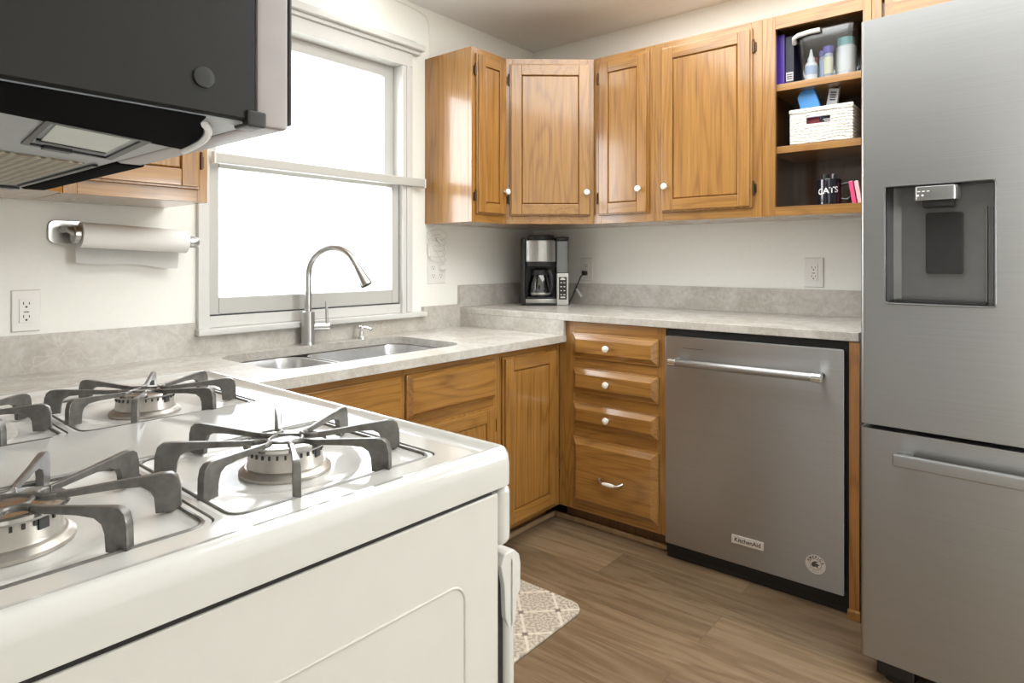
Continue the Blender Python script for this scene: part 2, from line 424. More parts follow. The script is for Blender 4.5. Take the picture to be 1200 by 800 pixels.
# window_1 over the sink -----------------------------------------
win = thing('window_1', 'white double hung window above the sink', 'window', (1.42, YW, WZ0))
del win['label'], win['category']; win['kind'] = 'structure'
c = MB(TRIMW)                                           # casing boards
c.box(.962, 1.0, YW - .018, YW + .06, .885, 1.9745, .003); c.box(1.842, 1.90, YW - .018, YW + .06, .885, 1.9745, .003)
c.box(1.862, 1.884, YW - .024, YW - .0182, .89, 1.974, .0025)
c.box(.962, 1.90, YW - .018, YW + .06, 1.975, 2.035, .003)
c.box(.955, 1.94, YW - .03, YW, 2.0352, 2.052, .004)
c.box(.95, 1.95, YW - .05, YW, 2.0521, 2.078, .006)
c.box(.962, 1.93, YW - .012, YW, 2.0781, 2.10, .003)
c.build('casing', win)
c = MB(TRIMW); c.box(.951, 1.965, YW - .045, YW + .05, .866, .888, .005); c.box(.985, 1.86, YW - .004, YW + .08, .888, .927, .003)
c.build('window_sill', win)
def sash(x0, x1, z0, z1, y, st, bot, top, name):
    s = MB(VINYL)
    s.box(x0, x0 + st, y, y + .03, z0, z1, .003); s.box(x1 - st, x1, y, y + .03, z0, z1, .003)
    s.box(x0 + st, x1 - st, y, y + .03, z0, z0 + bot, .003); s.box(x0 + st, x1 - st, y, y + .03, z1 - top, z1, .003)
    so = s.build(name, win)
    MB(GLASS).box(x0 + st, x1 - st, y + .012, y + .016, z0 + bot, z1 - top).build('pane', so)
sash(1.006, 1.838, .932, 1.475, YW + .006, .036, .058, .04, 'lower_sash')
sash(1.002, 1.842, 1.44, 1.975, YW + .045, .05, .04, .05, 'upper_sash')
g = MB(SLOT); g.box(1.000, 1.0035, YW + .004, YW + .02, .928, 1.475); g.box(1.0, 1.84, YW + .004, YW + .02, .9275, .931); g.build('weather_gap', win)
# shoe moulding along the toe kicks
s = MB(SHOE); s.box(.62, 2.272, 1.632, 1.646, 0, .022, .006); s.box(2.262, 2.276, 1.07, 1.64, 0, .022, .006)
struct(s, 'trim_1')

# neighbouring house seen pale through the window
h = thing('house', 'pale neighbouring house seen through the upper window pane', 'house', (8.2, 11.0, 0))
PALESIDING = plain('pale_siding', (.80, .80, .79), .7); ROOFM = plain('grey_roof', (.26, .265, .30), .8); HGL = plain('house_window_glass', (.50, .52, .56), .2)
MB(PALESIDING).box(5.0, 13, 10.5, 14, -.5, 3.5).build('wall', h)
MB(ROOFM).prism([(10.1, 3.5), (14.4, 3.5), (12.2, 5.2)], 4.7, 13.3, M=Matrix(((0, 0, 1, 0), (1, 0, 0, 0), (0, 1, 0, 0), (0, 0, 0, 1)))).build('roof', h)
for x in (7.4, 8.5): MB(HGL, TRIMW).box(x, x + .6, 10.46, 10.55, 2.4, 3.2, .01).build('house_window', h)
GROUNDM = plain('pale_ground', (.62, .63, .60), .9)
struct(MB(GROUNDM).box(-12, 22, 2.5, 30, -.7, -.6), 'ground')

# ---------------------------------------------------------------- worktops and splashbacks
ZL, ZR, TH = .803, .893, .029
YF, XF = 1.540, 2.20
cut = rrect(.972, 1.738, 1.662, 2.072, .085)
outer = [(XL, 1.186), (.61, 1.186), (.61, YF), (2.218, YF), (2.218, 2.147), (XL, 2.147)]
o = MB(STONE).slab(outer, [cut], ZL - TH, ZL).build('countertop', loc=(1.2, 1.85, ZL - TH)); tag(o, 'lower stone worktop with the sink cut into it', 'worktop')
o = MB(STONE).box(XF, XR, .43, YW, ZR - TH, ZR, .003).build('countertop', loc=(2.5, 1.3, ZR - TH)); tag(o, 'higher stone worktop above the dishwasher and drawers', 'worktop')
s = MB(STONE); s.prism([(XL, ZL), (2.2, ZL), (2.2, .907), (1.966, .907), (1.966, .866), (.95, .866), (.95, .910), (XL, .910)], -2.147, -2.167, M=Matrix(((1, 0, 0, 0), (0, 0, -1, 0), (0, 1, 0, 0), (0, 0, 0, 1))))
tag(s.build('backsplash', loc=(1, 2.157, ZL)), 'stone splashback strip under the window behind the sink', 'splashback')
tag(MB(STONE).box(2.2, 2.218, YF + .002, 2.147, ZL, ZR - TH, .001).build('backsplash', loc=(2.21, 1.85, ZL)), 'short stone strip under the step up to the higher worktop', 'splashback')
tag(MB(STONE).box(XF, 2.78, 2.147, YW, ZR, ZR + .105, .001).build('backsplash', loc=(2.5, 2.157, ZR)), 'short stone splashback behind the coffee maker on the window wall', 'splashback')
tag(MB(STONE).box(2.78, XR, .43, 2.167, ZR, ZR + .105, .001).build('backsplash', loc=(2.79, 1.3, ZR)), 'long stone splashback on the right wall above the dishwasher worktop', 'splashback')

# ---------------------------------------------------------------- cabinet pieces
def door(parent, M, a0, a1, b0, b1, hinge=None, knob=None, hs=.054, rail=OAK_X, hinge_b=None):
    d = MB(OAK_Z, rail, M=M); t0, t1 = .011, .020
    d.box(a0, a1, b0, b1, .0005, t0, .004, 2, 0)
    i = .007
    d.box(a0 + i, a0 + hs, b0 + i, b1 - i, t0 - .001, t1, .003, 2, 0); d.box(a1 - hs, a1 - i, b0 + i, b1 - i, t0 - .001, t1, .003, 2, 0)
    d.box(a0 + hs, a1 - hs, b0 + i, b0 + hs, t0 - .001, t1, .003, 2, 1); d.box(a0 + hs, a1 - hs, b1 - hs, b1 - i, t0 - .001, t1, .003, 2, 1)
    d.frustum(a0 + hs, a1 - hs, b0 + hs, b1 - hs, t0 - .001, t0 + .006, .006, 0)
    o = d.build('door', parent)
    if knob:
        MB(CERAM, NICKEL, M=M).lathe([(.006, .0), (.0065, .004)], (knob[0], knob[1], t1), n=20, mi=1).lathe(
            [(.0055, .003), (.0055, .010), (.008, .013), (.0128, .018), (.0140, .0225), (.0122, .0275), (.0065, .0300), (0, .0308)], (knob[0], knob[1], t1), n=24).build('knob', o)
    if hinge:
        a = a0 - .004 if hinge == 'left' else a1 + .004
        for b in (hinge_b or (b0 + .075, b1 - .075)):
            hb = MB(BRONZE, M=M); hb.cyl((a, b - .022, .008), (a, b + .022, .008), .0045, n=12)
            hb.box(a - .010, a + .010, b - .017, b + .017, .0005, .004, .001)
            hb.lathe([(0, 0), (.003, .002), (.004, .005), (0, .008)], (a, b + .022, .008), 'Y', n=10); hb.build('hinge', o)
    return o
def drawer_front(parent, M, a0, a1, b0, b1, grain, name='drawer', ins=.021):
    d = MB(grain, M=M); d.box(a0, a1, b0, b1, .0005, .011, .003); d.frustum(a0 + .004, a1 - .004, b0 + .004, b1 - .004, .010, .0245, ins)
    return d.build(name, parent, ang=20)
def face_frame(mb, a0, a1, b0, b1, bars_a, bars_b, th=.019, mi_v=0, mi_h=1):
    # bars_a: vertical stiles (a0,a1); bars_b: horizontal rails (b0,b1)
    for (s, e) in bars_a: mb.box(s, e, b0, b1, -th, 0, .0008, 1, mi_v)
    xs = sorted(bars_a)
    for (s, e) in bars_b:
        for l, r in zip(xs, xs[1:]): mb.box(l[1], r[0], s, e, -th, 0, .0008, 1, mi_h)

UB, UT = 1.284, 2.037
DB, DT = 1.319, 2.012
# wall cabinets ---------------------------------------------------
Y_UP, X_UP = 1.873, 2.48
def wall_cabinet(name, label, M, wdt, depth, left_panel=True):
    t = thing(name, label, 'cabinet', (M @ Vector((wdt / 2, UB, -depth)))[:], group='oak wall cabinets')
    b = MB(OAK_Z, OAK_DARK, M=M)
    b.box(0, .014, UB + .0121, UT, -depth, -.0192, .0005); b.box(wdt - .014, wdt, UB + .0121, UT, -depth, -.0192, .0005); b.box(0, .0004, UB, UB + .0121, -depth, -.0192)
    b.box(.0005, wdt - .0005, UB + .0005, UB + .012, -depth, -.0192, mi=1); b.box(.014, wdt - .014, UT - .014, UT, -depth, -.0192)
    b.box(.014, wdt - .014, UB + .024, UT - .014, -depth, -depth + .006)
    b.build('carcass', t); return t
# narrow cabinet right of the window
M1 = window_face(1.988, Y_UP); W1 = 2.217 - 1.988
t = wall_cabinet('wall_cabinet', 'narrow oak wall cabinet right of the window with a glossy end panel', M1, W1, YW - Y_UP - .001)
f = MB(OAK_Z, OAK_X, M=M1); face_frame(f, 0, W1, UB, UT, [(0, .03), (W1 - .022, W1)], [(UB, UB + .04), (UT - .035, UT)]); f.build('face_frame', t)
door(t, M1, .022, W1 - .014, DB, DT, 'left', (W1 - .036, 1.425), .05)
# diagonal corner cabinet
A = Vector((2.217, 1.873, 0)); B = Vector((2.48, 1.570, 0)); dv = (B - A).normalized(); nv = Vector((-(-dv.y), -dv.x, 0)); 
nv = Vector((dv.y, -dv.x, 0)); nv = nv if nv.x < 0 else -nv
M2 = frame((A.x, A.y, 0), dv, nv); W2 = (B - A).length
t = thing('corner_wall_cabinet', 'diagonal oak corner wall cabinet above the coffee maker', 'cabinet', (2.55, 1.92, UB))
b = MB(OAK_Z, OAK_DARK)
ins = -.0195
pA = A - nv * .0195; pB = B - nv * .0195
poly = [(pA.x, pA.y), (pB.x, pB.y), (2.50, 1.5715), (2.799, 1.5715), (2.799, 2.166), (2.2185, 2.166), (2.2185, 1.89)]
b.prism(poly, UB + .012, UT, mi=0); b.prism([(x, y) for x, y in poly], UB + .0005, UB + .0119, mi=1)
b.build('carcass', t)
f = MB(OAK_Z, OAK_X, M=M2); face_frame(f, 0, W2, UB, UT, [(0, .03), (W2 - .03, W2)], [(UB, UB + .042), (UT - .035, UT)]); f.build('face_frame', t)
door(t, M2, .016, W2 - .016, DB, DT, 'left', (W2 - .038, 1.425))
# right wall: single door cabinets
def rw(y0, y1, label, da, db, hinge, knob):
    M = right_face(X_UP, y0); wdt = y0 - y1
    t = wall_cabinet('wall_cabinet', label, M, wdt, XR - X_UP - .001)
    f = MB(OAK_Z, OAK_Y, M=M); face_frame(f, 0, wdt, UB, UT, [(0, .04), (wdt - .04, wdt)], [(UB, UB + .042), (UT - .035, UT)]); f.build('face_frame', t)
    door(t, M, da, db, DB, DT, hinge, knob, rail=OAK_Y); return t
rw(1.5695, 1.2655, 'oak wall cabinet right of the diagonal corner cabinet with its knob at right', .03, .282, 'left', (.245, 1.425))
rw(1.2645, .816, 'wide oak wall cabinet beside the open shelves with its knob at left', .035, .415, 'right', (.062, 1.425))
# open shelf cabinet
M5 = right_face(X_UP, .815); W5 = .815 - .446
t = wall_cabinet('open_shelf_cabinet', 'open oak wall cabinet with three shelf spaces beside the refrigerator', M5, W5, XR - X_UP - .001)
f = MB(OAK_Z, OAK_Y, M=M5); face_frame(f, 0, W5, UB, UT, [(0, .048), (W5 - .027, W5)], [(UB, UB + .034), (UT - .05, UT)]); f.build('face_frame', t)
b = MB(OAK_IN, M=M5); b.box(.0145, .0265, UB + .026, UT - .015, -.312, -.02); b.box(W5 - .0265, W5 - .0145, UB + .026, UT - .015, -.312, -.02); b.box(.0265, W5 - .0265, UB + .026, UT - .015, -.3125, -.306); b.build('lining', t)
SB = UB + .034
MB(OAK_Y, M=M5).box(.028, W5 - .028, UB + .0245, SB - .0005, -.305, -.0195).build('shelf', t)
for z in (1.548, 1.778 + .006): MB(OAK_Y, M=M5).box(.027, W5 - .027, z - .026, z, -.305, -.021, .0015).build('shelf', t)
S1, S2, S3 = SB, 1.548, 1.784
# cabinet above the refrigerator
M6 = right_face(X_UP, .445); W6 = .9
t = thing('wall_cabinet', 'oak cabinet above the refrigerator at the top edge', 'cabinet', (2.64, 0, 1.80))
b = MB(OAK_Z, OAK_Y, M=M6); b.box(0, W6, 1.80, UT, -.319, -.0192); face_frame(b, 0, W6, 1.80, UT, [(0, .03), (W6 - .03, W6)], [(1.80, 1.84), (UT - .03, UT)]); b.build('carcass', t)
drawer_front(t, M6, .04, .43, 1.832, UT - .022, OAK_Y, 'door', .03); drawer_front(t, M6, .46, .86, 1.832, UT - .022, OAK_Y, 'door', .03)
# cabinets left of the window (seen under the microwave)
ML = window_face(.505, 1.868); WL = .862 - .505
t = wall_cabinet('wall_cabinet', 'oak wall cabinet left of the window behind the microwave', ML, WL, YW - 1.868 - .001)
f = MB(OAK_Z, OAK_X, M=ML); face_frame(f, 0, WL, UB, UT, [(0, .03), (WL - .03, WL)], [(UB, UB + .042), (UT - .035, UT)]); f.build('face_frame', t)
door(t, ML, .024, WL - .026, DB, DT, 'right', (.05, 1.425), hinge_b=(1.40, DT - .075))
A3 = Vector((.19, 1.555, 0)); B3 = Vector((.504, 1.868, 0)); d3 = (B3 - A3).normalized(); n3 = Vector((d3.y, -d3.x, 0)); M3 = frame((A3.x, A3.y, 0), d3, n3); W3 = (B3 - A3).length
t = thing('corner_wall_cabinet', 'diagonal oak corner cabinet at the far left behind the microwave', 'cabinet', (.15, 1.9, UB))
p3 = A3 - n3 * .0195; q3 = B3 - n3 * .0195
b = MB(OAK_Z, OAK_DARK); poly = [(p3.x, p3.y), (q3.x, q3.y), (.5035, 1.9), (.5035, 2.166), (XL + .001, 2.166), (XL + .001, 1.556), (.17, 1.556)]
b.prism(poly, UB + .012, UT); b.prism(poly, UB + .0005, UB + .0119, mi=1); b.build('carcass', t)
f = MB(OAK_Z, OAK_X, M=M3); face_frame(f, 0, W3, UB, UT, [(0, .03), (W3 - .03, W3)], [(UB, UB + .042), (UT - .035, UT)]); f.build('face_frame', t)
door(t, M3, .016, W3 - .016, DB, DT, 'left', (W3 - .038, 1.425))

# base cabinets ---------------------------------------------------
FB = .078; YB1 = 1.577; XB1 = 2.220
def base(label, M, wdt, depth, top, toe, name='base_cabinet'):
    t = thing(name, label, 'cabinet', (M @ Vector((wdt / 2, 0, -depth / 2)))[:])
    b = MB(OAK_Z, OAK_IN, M=M); b.box(.001, .016, FB, top, -depth, -.0195); b.box(wdt - .016, wdt - .001, FB, top, -depth, -.0195); b.box(.016, wdt - .016, FB, FB + .014, -depth, -.0195)
    b.box(.016, wdt - .016, FB + .014, top, -depth, -depth + .006)
    b.build('carcass', t)
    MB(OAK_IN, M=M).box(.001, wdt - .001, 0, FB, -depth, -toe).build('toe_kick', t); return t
# sink base
TOPL, TOPR = ZL - TH - .0015, ZR - TH - .0015
Ms = window_face(.90, YB1); Ws = .915
t = base('oak sink base cabinet with two false fronts below the sink', Ms, Ws, .56, .60, .068, 'sink_base_cabinet')
f = MB(OAK_Z, OAK_X, M=Ms); face_frame(f, 0, Ws, FB, TOPL, [(0, .028), (.437, .461), (Ws - .024, Ws)], [(FB, FB + .03), (.565, .610), (TOPL - .03, TOPL)]); f.build('face_frame', t)
drawer_front(t, Ms, .025, .438, .605, .748, OAK_X, 'false_front', .012); drawer_front(t, Ms, .460, .892, .605, .748, OAK_X, 'false_front', .012)
door(t, Ms, .025, .432, .098, .574, 'left', (.40, .53)); door(t, Ms, .460, .892, .098, .574, 'right', (.49, .53), hinge_b=(.19, .50))
# narrow base
Mn = window_face(1.816, YB1); Wn = 2.2 - 1.816
t = base('narrow single door oak base cabinet left of the drawers', Mn, Wn + .018, .56, .60, .068)
f = MB(OAK_Z, OAK_X, M=Mn); face_frame(f, 0, Wn + .018, FB, TOPL, [(0, .024), (Wn - .028, Wn + .018)], [(FB, FB + .028), (TOPL - .03, TOPL)]); f.build('face_frame', t)
door(t, Mn, .020, Wn - .018, .096, .748, 'right', None, .056, hinge_b=(.31, .655))
# left corner base (under the worktop behind the range)
t = thing('base_cabinet', 'x', 'cabinet', (.3, 1.9, 0)); t['label'] = 'oak corner base cabinet hidden behind the range under the lower worktop'
b = MB(OAK_Z, OAK_IN); b.box(XL + .001, .899, 1.60, 2.145, FB, TOPL); b.box(XL + .001, .585, 1.188, 1.60, FB, TOPL); b.box(XL + .001, .899, 1.65, 2.145, 0, FB, mi=1); b.box(XL + .001, .52, 1.188, 1.65, 0, FB, mi=1); b.build('carcass', t)
# drawer base
Md = right_face(XB1, 1.5765); Wd = 1.5765 - 1.086
t = base('oak base cabinet with a stack of four drawers left of the dishwasher', Md, Wd, .57, .85, .055, 'drawer_cabinet')
f = MB(OAK_Z, OAK_Y, M=Md); face_frame(f, 0, Wd, FB, TOPR, [(0, .078), (Wd - .036, Wd)], [(FB, FB + .036), (.378, .440), (.522, .578), (.667, .722), (.809, TOPR)]); f.build('face_frame', t)
for b0, b1 in ((.714, .817), (.570, .675), (.432, .530)):
    d = drawer_front(t, Md, .073, .465, b0, b1, OAK_Y)
    MB(CERAM, NICKEL, M=Md).lathe([(.006, 0), (.0065, .004)], (.253, (b0 + b1) / 2, .0245), n=20, mi=1).lathe([(.0055, .003), (.0055, .010), (.008, .013), (.0128, .018), (.0140, .0225), (.0122, .0275), (.0065, .0300), (0, .0308)], (.253, (b0 + b1) / 2, .0245), n=24).build('knob', d)
d = drawer_front(t, Md, .073, .465, .110, .385, OAK_Y, ins=.022)
pl = MB(NICKEL, CERAM, M=Md); za = .232
for sgn in (-1, 1):
    pl.tube([(.265 + sgn * .052, za + .006, .021), (.265 + sgn * .050, za + .004, .030), (.265 + sgn * .040, za, .040), (.265 + sgn * .026, za - .002, .044)], .004, 10, rads=[.006, .0045, .004, .0055])
    pl.lathe([(.010, 0), (.008, .003)], (.265 + sgn * .053, za + .006, .0205), n=16)
pl.tube([(.265 + x, za - .002, .044) for x in (-.028, -.02, 0, .02, .028)], .006, 14, mi=1, rads=[.005, .007, .0082, .007, .005]); pl.build('pull_handle', d)
# end panel between dishwasher and refrigerator
t = thing('end_panel', 'narrow reddish oak panel between dishwasher and refrigerator', 'panel', (2.5, .437, 0))
MB(OAK_RED).box(XB1 - .015, 2.79, .430, .4585, .0, TOPR, .001).build('board', t)
MB(OAK_X).box(2.192, 2.205, .424, .462, 0, .03, .003).build('foot_block', t)

# ---------------------------------------------------------------- dishwasher
dw = thing('dishwasher', 'stainless steel dishwasher with a bar handle between drawers and refrigerator', 'dishwasher', (2.5, .77, 0))
Mw = right_face(2.2, 1.079)
MB(BLACK).box(2.224, 2.78, .4595, 1.084, .02, TOPR - .002).build('tub', dw)
x = MB(DKPLASTIC); x.box(2.232, 2.24, .4595, 1.084, .0, .07)
x.build('toe_panel', dw)
d = MB(STEEL_DW, DKPLASTIC, M=Mw); d.prism(rrect(0, .608, .063, .836, .006, 4), -.018, 0, .0025); d.box(.004, .604, .067, .832, -.024, -.018, mi=1)
d = d.build('door', dw)
hd = MB(STEEL_DW, CHROME, M=Mw); hz = .748; ho = .052
hd.cyl((.06, hz, ho), (.532, hz, ho), .0128, n=28)
for a in (.040, .527): hd.cyl((a, hz, ho), (a + .026, hz, ho), .0150, n=28, mi=1)
for a in (.053, .540): hd.tube([(a, hz, ho), (a, hz, .02), (a, hz, 0)], .009, 14, rads=[.010, .009, .013])
hd.build('handle', dw)
bd = MB(PALEM, DARKINK, M=Mw); bd.box(.252, .362, .134, .163, 0, .003, .0012); bd.text('KitchenAid', .0200, .0003, 1, M=Mw @ Matrix.Translation((.307, .1487, .0033)), bold=.0003); bd.build('badge', dw, label='pale name plate with dark lettering')
st = MB(PALEM, DARKINK, M=Mw); cc = (.524, .139); st.lathe([(.0305, 0), (.0305, .0006)], (cc[0], cc[1], .0), n=40)
def arcmap(R, up=True):
    def fn(v):
        a = PI / 2 - v.x / R; return ((R + v.y) * math.cos(a), (R + v.y) * math.sin(a), v.z)
    return fn
st.text('A M E R I C A', .0105, .0002, 1, M=Mw @ Matrix.Translation((cc[0], cc[1], .0009)), fn=arcmap(.0232), bold=.0004)
st.tube([(cc[0] + .0175 * math.cos(a), cc[1] + .0175 * math.sin(a), .0008) for a in [2 * PI * i / 40 for i in range(40)]], .0005, 6, mi=1, closed=True)
st.prism([(-.012, .002), (-.004, .009), (.010, .011), (.004, .007), (-.002, .003), (.004, .004), (.012, .000), (.006, -.004), (.008, -.012), (.001, -.006), (-.006, -.010), (-.012, -.006)], .0006, .0011, mi=1, M=Mw @ Matrix.Translation((cc[0], cc[1], 0)))
for a in (-2.4, -1.9, -1.57, -1.2, -.7): st.lathe([(.0012, 0), (.0012, .0003)], (cc[0] + .0238 * math.cos(a), cc[1] + .0238 * math.sin(a), .0006), n=8, mi=1)
st.build('round_sticker', dw)
MB(DARKINK, M=Mw).box(.068, .150, .7945, .7965, 0, .0006).build('vent_slot', dw)

# ---------------------------------------------------------------- refrigerator (turned about four degrees)
fr = thing('refrigerator', 'tall stainless steel refrigerator with water dispenser and bottom freezer drawer', 'refrigerator', (1.91, .37, 0), 0, local=True)
th = math.radians(4); Mf = frame((0, 0, 0), (-math.sin(th), -math.cos(th), 0), (-math.cos(th), math.sin(th), 0))
FW = .905
MB(FRSIDE, M=Mf).box(.006, FW - .006, .045, 1.74, -.80, -.062, .004).build('cabinet_body', fr)
MB(BLACK, M=Mf).box(.012, FW - .012, .05, 1.72, -.065, -.052).build('door_gasket', fr)
def fdoor(a0, a1, b0, b1, hole, name):
    d = MB(STEEL, GREYPL, M=Mf); r = .010
    segs = [(a0, hole[0]), (hole[1], a1)] if hole else [(a0, a1)]
    prof = []
    def strip(s, e, l, rr):
        P = [(s, -.05)] + ([(s, -.05)] if 0 else [])
        P = []
        P.append((s, -.05))
        if l: P += [(s + r - r * math.cos(k * PI / 12), -r + r * math.sin(k * PI / 12)) for k in range(7)]
        else: P.append((s, 0))
        if rr: P += [(e - r + r * math.sin(k * PI / 12), -r + r * math.cos(k * PI / 12)) for k in range(7)]
        else: P.append((e, 0))
        P.append((e, -.05))
        return P
    R = Matrix(((1, 0, 0, 0), (0, 0, 1, 0), (0, 1, 0, 0), (0, 0, 0, 1)))   # (a, c, b) -> (a, b, c)
    if hole:
        d.prism(strip(a0, hole[0], True, False), b0, b1, M=Mf @ R); d.prism(strip(hole[1], a1, False, True), b0, b1, M=Mf @ R)
        d.box(hole[0], hole[1], b0, hole[2], -.05, 0); d.box(hole[0], hole[1], hole[3], b1, -.05, 0)
    else: d.prism(strip(a0, a1, True, True), b0, b1, M=Mf @ R)
    return d.build(name, fr, ang=30)
H = (.058, .291, 1.004, 1.309)
ld = fdoor(0, .4505, .683, 1.755, H, 'door'); rd = fdoor(.4545, FW, .683, 1.755, None, 'door'); fz = fdoor(0, FW, .064, .671, None, 'freezer_drawer')
# dispenser recess
rc = MB(DISPG, DISPD, M=Mf); dep = -.048
rc.box(H[0], H[0] + .003, H[2], H[3], dep, .0004, mi=1); rc.box(H[1] - .003, H[1], H[2], H[3], dep, .0004, mi=1)
rc.box(H[0], H[1], H[2], H[2] + .003, dep, .0004, mi=0); rc.box(H[0], H[1], H[3] - .003, H[3], dep, .0004, mi=1); rc.box(H[0], H[1], H[2], H[3], dep - .003, dep)
rc.prism([(H[0] + .003, dep), (H[0] + .003, -.012), (H[0] + .012, dep + .010), (H[0] + .028, dep)], H[2] + .003, H[3] - .003, mi=0, M=Mf @ Matrix(((1, 0, 0, 0), (0, 0, 1, 0), (0, 1, 0, 0), (0, 0, 0, 1))))
for a in (H[1] - .026, H[1] - .013): rc.box(a, a + .006, H[2] + .003, H[3] - .06, dep, dep + .009, .002)
rc.box(H[0] + .02, H[1] - .02, H[2] + .003, H[2] + .012, dep, -.012, .002, mi=1)
rc = rc.build('dispenser_recess', ld)
MB(DISPG, M=Mf).tube([(*p, .0006) for p in rrect(H[0], H[1], H[2], H[3], .008, 4)], .0018, 8, closed=True).build('dispenser_trim', ld)
nz = MB(plain('dispenser_head', (.34, .34, .34), .25, .8), WHITEINK, DKPLASTIC, M=Mf)
nz.prism([(-.046, 0), (.046, 0), (.046, .055), (.040, .066), (-.040, .066), (-.046, .055)], 0, .036, .003, M=Mf @ Matrix(((1, 0, 0, .172), (0, 0, 1, 1.266), (0, 1, 0, dep), (0, 0, 0, 1))))
nz.box(.140, .206, 1.250, 1.268, dep, dep + .05, .004, mi=2)
for a in (.135, .145, .155): nz.box(a, a + .006, 1.288, 1.290, dep + .0662, dep + .0668, mi=1)
for a in (.136, .146): nz.lathe([(.0025, 0), (.0025, .0004)], (a, 1.279, dep + .0662), n=12, mi=1)
nz.build('dispenser_nozzle', ld)
pd = MB(DISPD, M=Mf); pd.prism(rrect(.142, .222, 1.083, 1.238, .006, 4), dep, dep + .010, .002); pd.build('dispenser_paddle', ld)
# freezer handle: bar with flat tapered ends
hb = MB(STEEL, M=Mf); hb.box(.084, .82, .594, .626, .030, .048, .006); hb.box(.088, .125, .596, .624, 0, .034, .004); hb.box(.78, .816, .596, .624, 0, .034, .004); hb.build('handle', fz)
hb = MB(STEEL, M=Mf); hb.box(.40, .430, .80, 1.62, .030, .048, .006); hb.box(.402, .428, .80, .84, 0, .034, .004); hb.box(.402, .428, 1.58, 1.62, 0, .034, .004); hb.build('handle', ld)
hb = MB(STEEL, M=Mf); hb.box(.475, .505, .80, 1.62, .030, .048, .006); hb.box(.477, .503, .80, .84, 0, .034, .004); hb.box(.477, .503, 1.58, 1.62, 0, .034, .004); hb.build('handle', rd)
for a in (.05, FW - .12):
    ft = MB(DKPLASTIC, M=Mf); ft.box(a - .02, a + .07, .012, .055, -.14, -.03, .006); ft.cyl((a + .02, 0, -.06), (a + .02, .02, -.06), .026, n=20); ft.build('foot', fr)

# ---------------------------------------------------------------- sink, faucet, soap pump
sk = thing('sink', 'stainless steel double bowl undermount sink below the window', 'sink', (1.355, 1.87, .6))
def bowl(x0, x1, y0, y1, zt, zb, r):
    t = bmesh.new(); rings = []
    for (ins, z) in ((-.012, zt), (0, zt), (.004, zt - .02), (.010, zb + .03), (.022, zb + .008), (.045, zb)):
        rr = max(.02, r - ins * .6)
        rings.append([t.verts.new((p[0], p[1], z)) for p in rrect(x0 + ins, x1 - ins, y0 + ins, y1 - ins, rr, 8)])
    for a, b in zip(rings, rings[1:]):
        for i in range(len(a)): t.faces.new((a[i], a[(i + 1) % len(a)], b[(i + 1) % len(a)], b[i]))
    t.faces.new(rings[-1]); bmesh.ops.recalc_face_normals(t, faces=t.faces); bmesh.ops.reverse_faces(t, faces=t.faces)
    return t
zt = ZL - TH - .002
for x0, x1, yb in ((.978, 1.262, 1.676), (1.296, 1.732, 1.668)):
    m = MB(SINK_ST, DKPLASTIC); m._add(bowl(x0, x1, yb, 2.062, zt, .615, .075))
    m.lathe([(.045, .6155), (.043, .6175), (.03, .6165), (0, .6165)], ((x0 + x1) / 2, 1.90, 0), n=28); b = m.build('bowl', sk, ang=40)
MB(SINK_ST).box(1.2635, 1.2945, 1.70, 2.04, zt - .03, zt - .004, .004).build('divider', sk)
fx, fy = 1.345, 2.106
fa = thing('faucet', 'tall brushed nickel gooseneck faucet behind the sink', 'faucet', (fx, fy, ZL))
MB(NICKEL).lathe([(.027, 0), (.027, .006), (.0245, .010), (.0245, .122), (.022, .125)], (fx, fy, ZL), n=32).build('body', fa)
dx, dy = .40, -.917
def fp(r, z): return (fx + dx * r, fy + dy * r, z)
zc = 1.062; R = .103
pts = [fp(0, ZL + .12), fp(0, .98), fp(0, zc)] + [fp(R - R * math.cos(a), zc + R * math.sin(a)) for a in [PI * k / 20 for k in range(1, 18)]]
MB(NICKEL).tube(pts, .0130, 20).build('neck', fa)
e = Vector(pts[-1]); dd = (e - Vector(pts[-2])).normalized(); q = dd.to_track_quat('Z', 'Y').to_matrix().to_4x4()
MB(NICKEL, DKPLASTIC).lathe([(.0138, 0), (.0138, .006), (.0125, .008), (.0150, .03), (.0190, .065), (.0225, .090), (.0225, .096)], e, q, 28).lathe([(.019, .096), (.018, .0975)], e, q, 28, mi=1).build('spray_head', fa)
lv = MB(NICKEL); lv.cyl((fx + .018, fy - .010, .868), (fx + .060, fy - .030, .868), .0135, n=24); lv.lathe([(.0138, 0), (.0138, .02), (.0, .022)], (fx + .052, fy - .026, .868), Vector((.9, -.43, 0)).to_track_quat('Z', 'Y').to_matrix().to_4x4(), 24)
lv.tube([(fx + .062, fy - .031, .876), (fx + .061, fy - .030, .915), (fx + .060, fy - .029, .962)], .0055, 12, rads=[.006, .0052, .0048]); lv.build('lever_handle', fa)
sp = thing('soap_pump', 'small chrome soap pump right of the faucet', 'soap pump', (1.585, 2.102, ZL))
MB(CHROME).lathe([(.019, 0), (.018, .006), (.0105, .010), (.0095, .030)], (1.585, 2.102, ZL), n=24).build('collar', sp)
MB(CHROME).lathe([(.006, .03), (.006, .038), (.013, .040), (.013, .050), (.010, .053)], (1.585, 2.102, ZL), n=24).tube([(1.585, 2.102, ZL + .046), (1.592, 2.076, ZL + .045), (1.598, 2.054, ZL + .038)], .0055, 12).build('spout', sp)
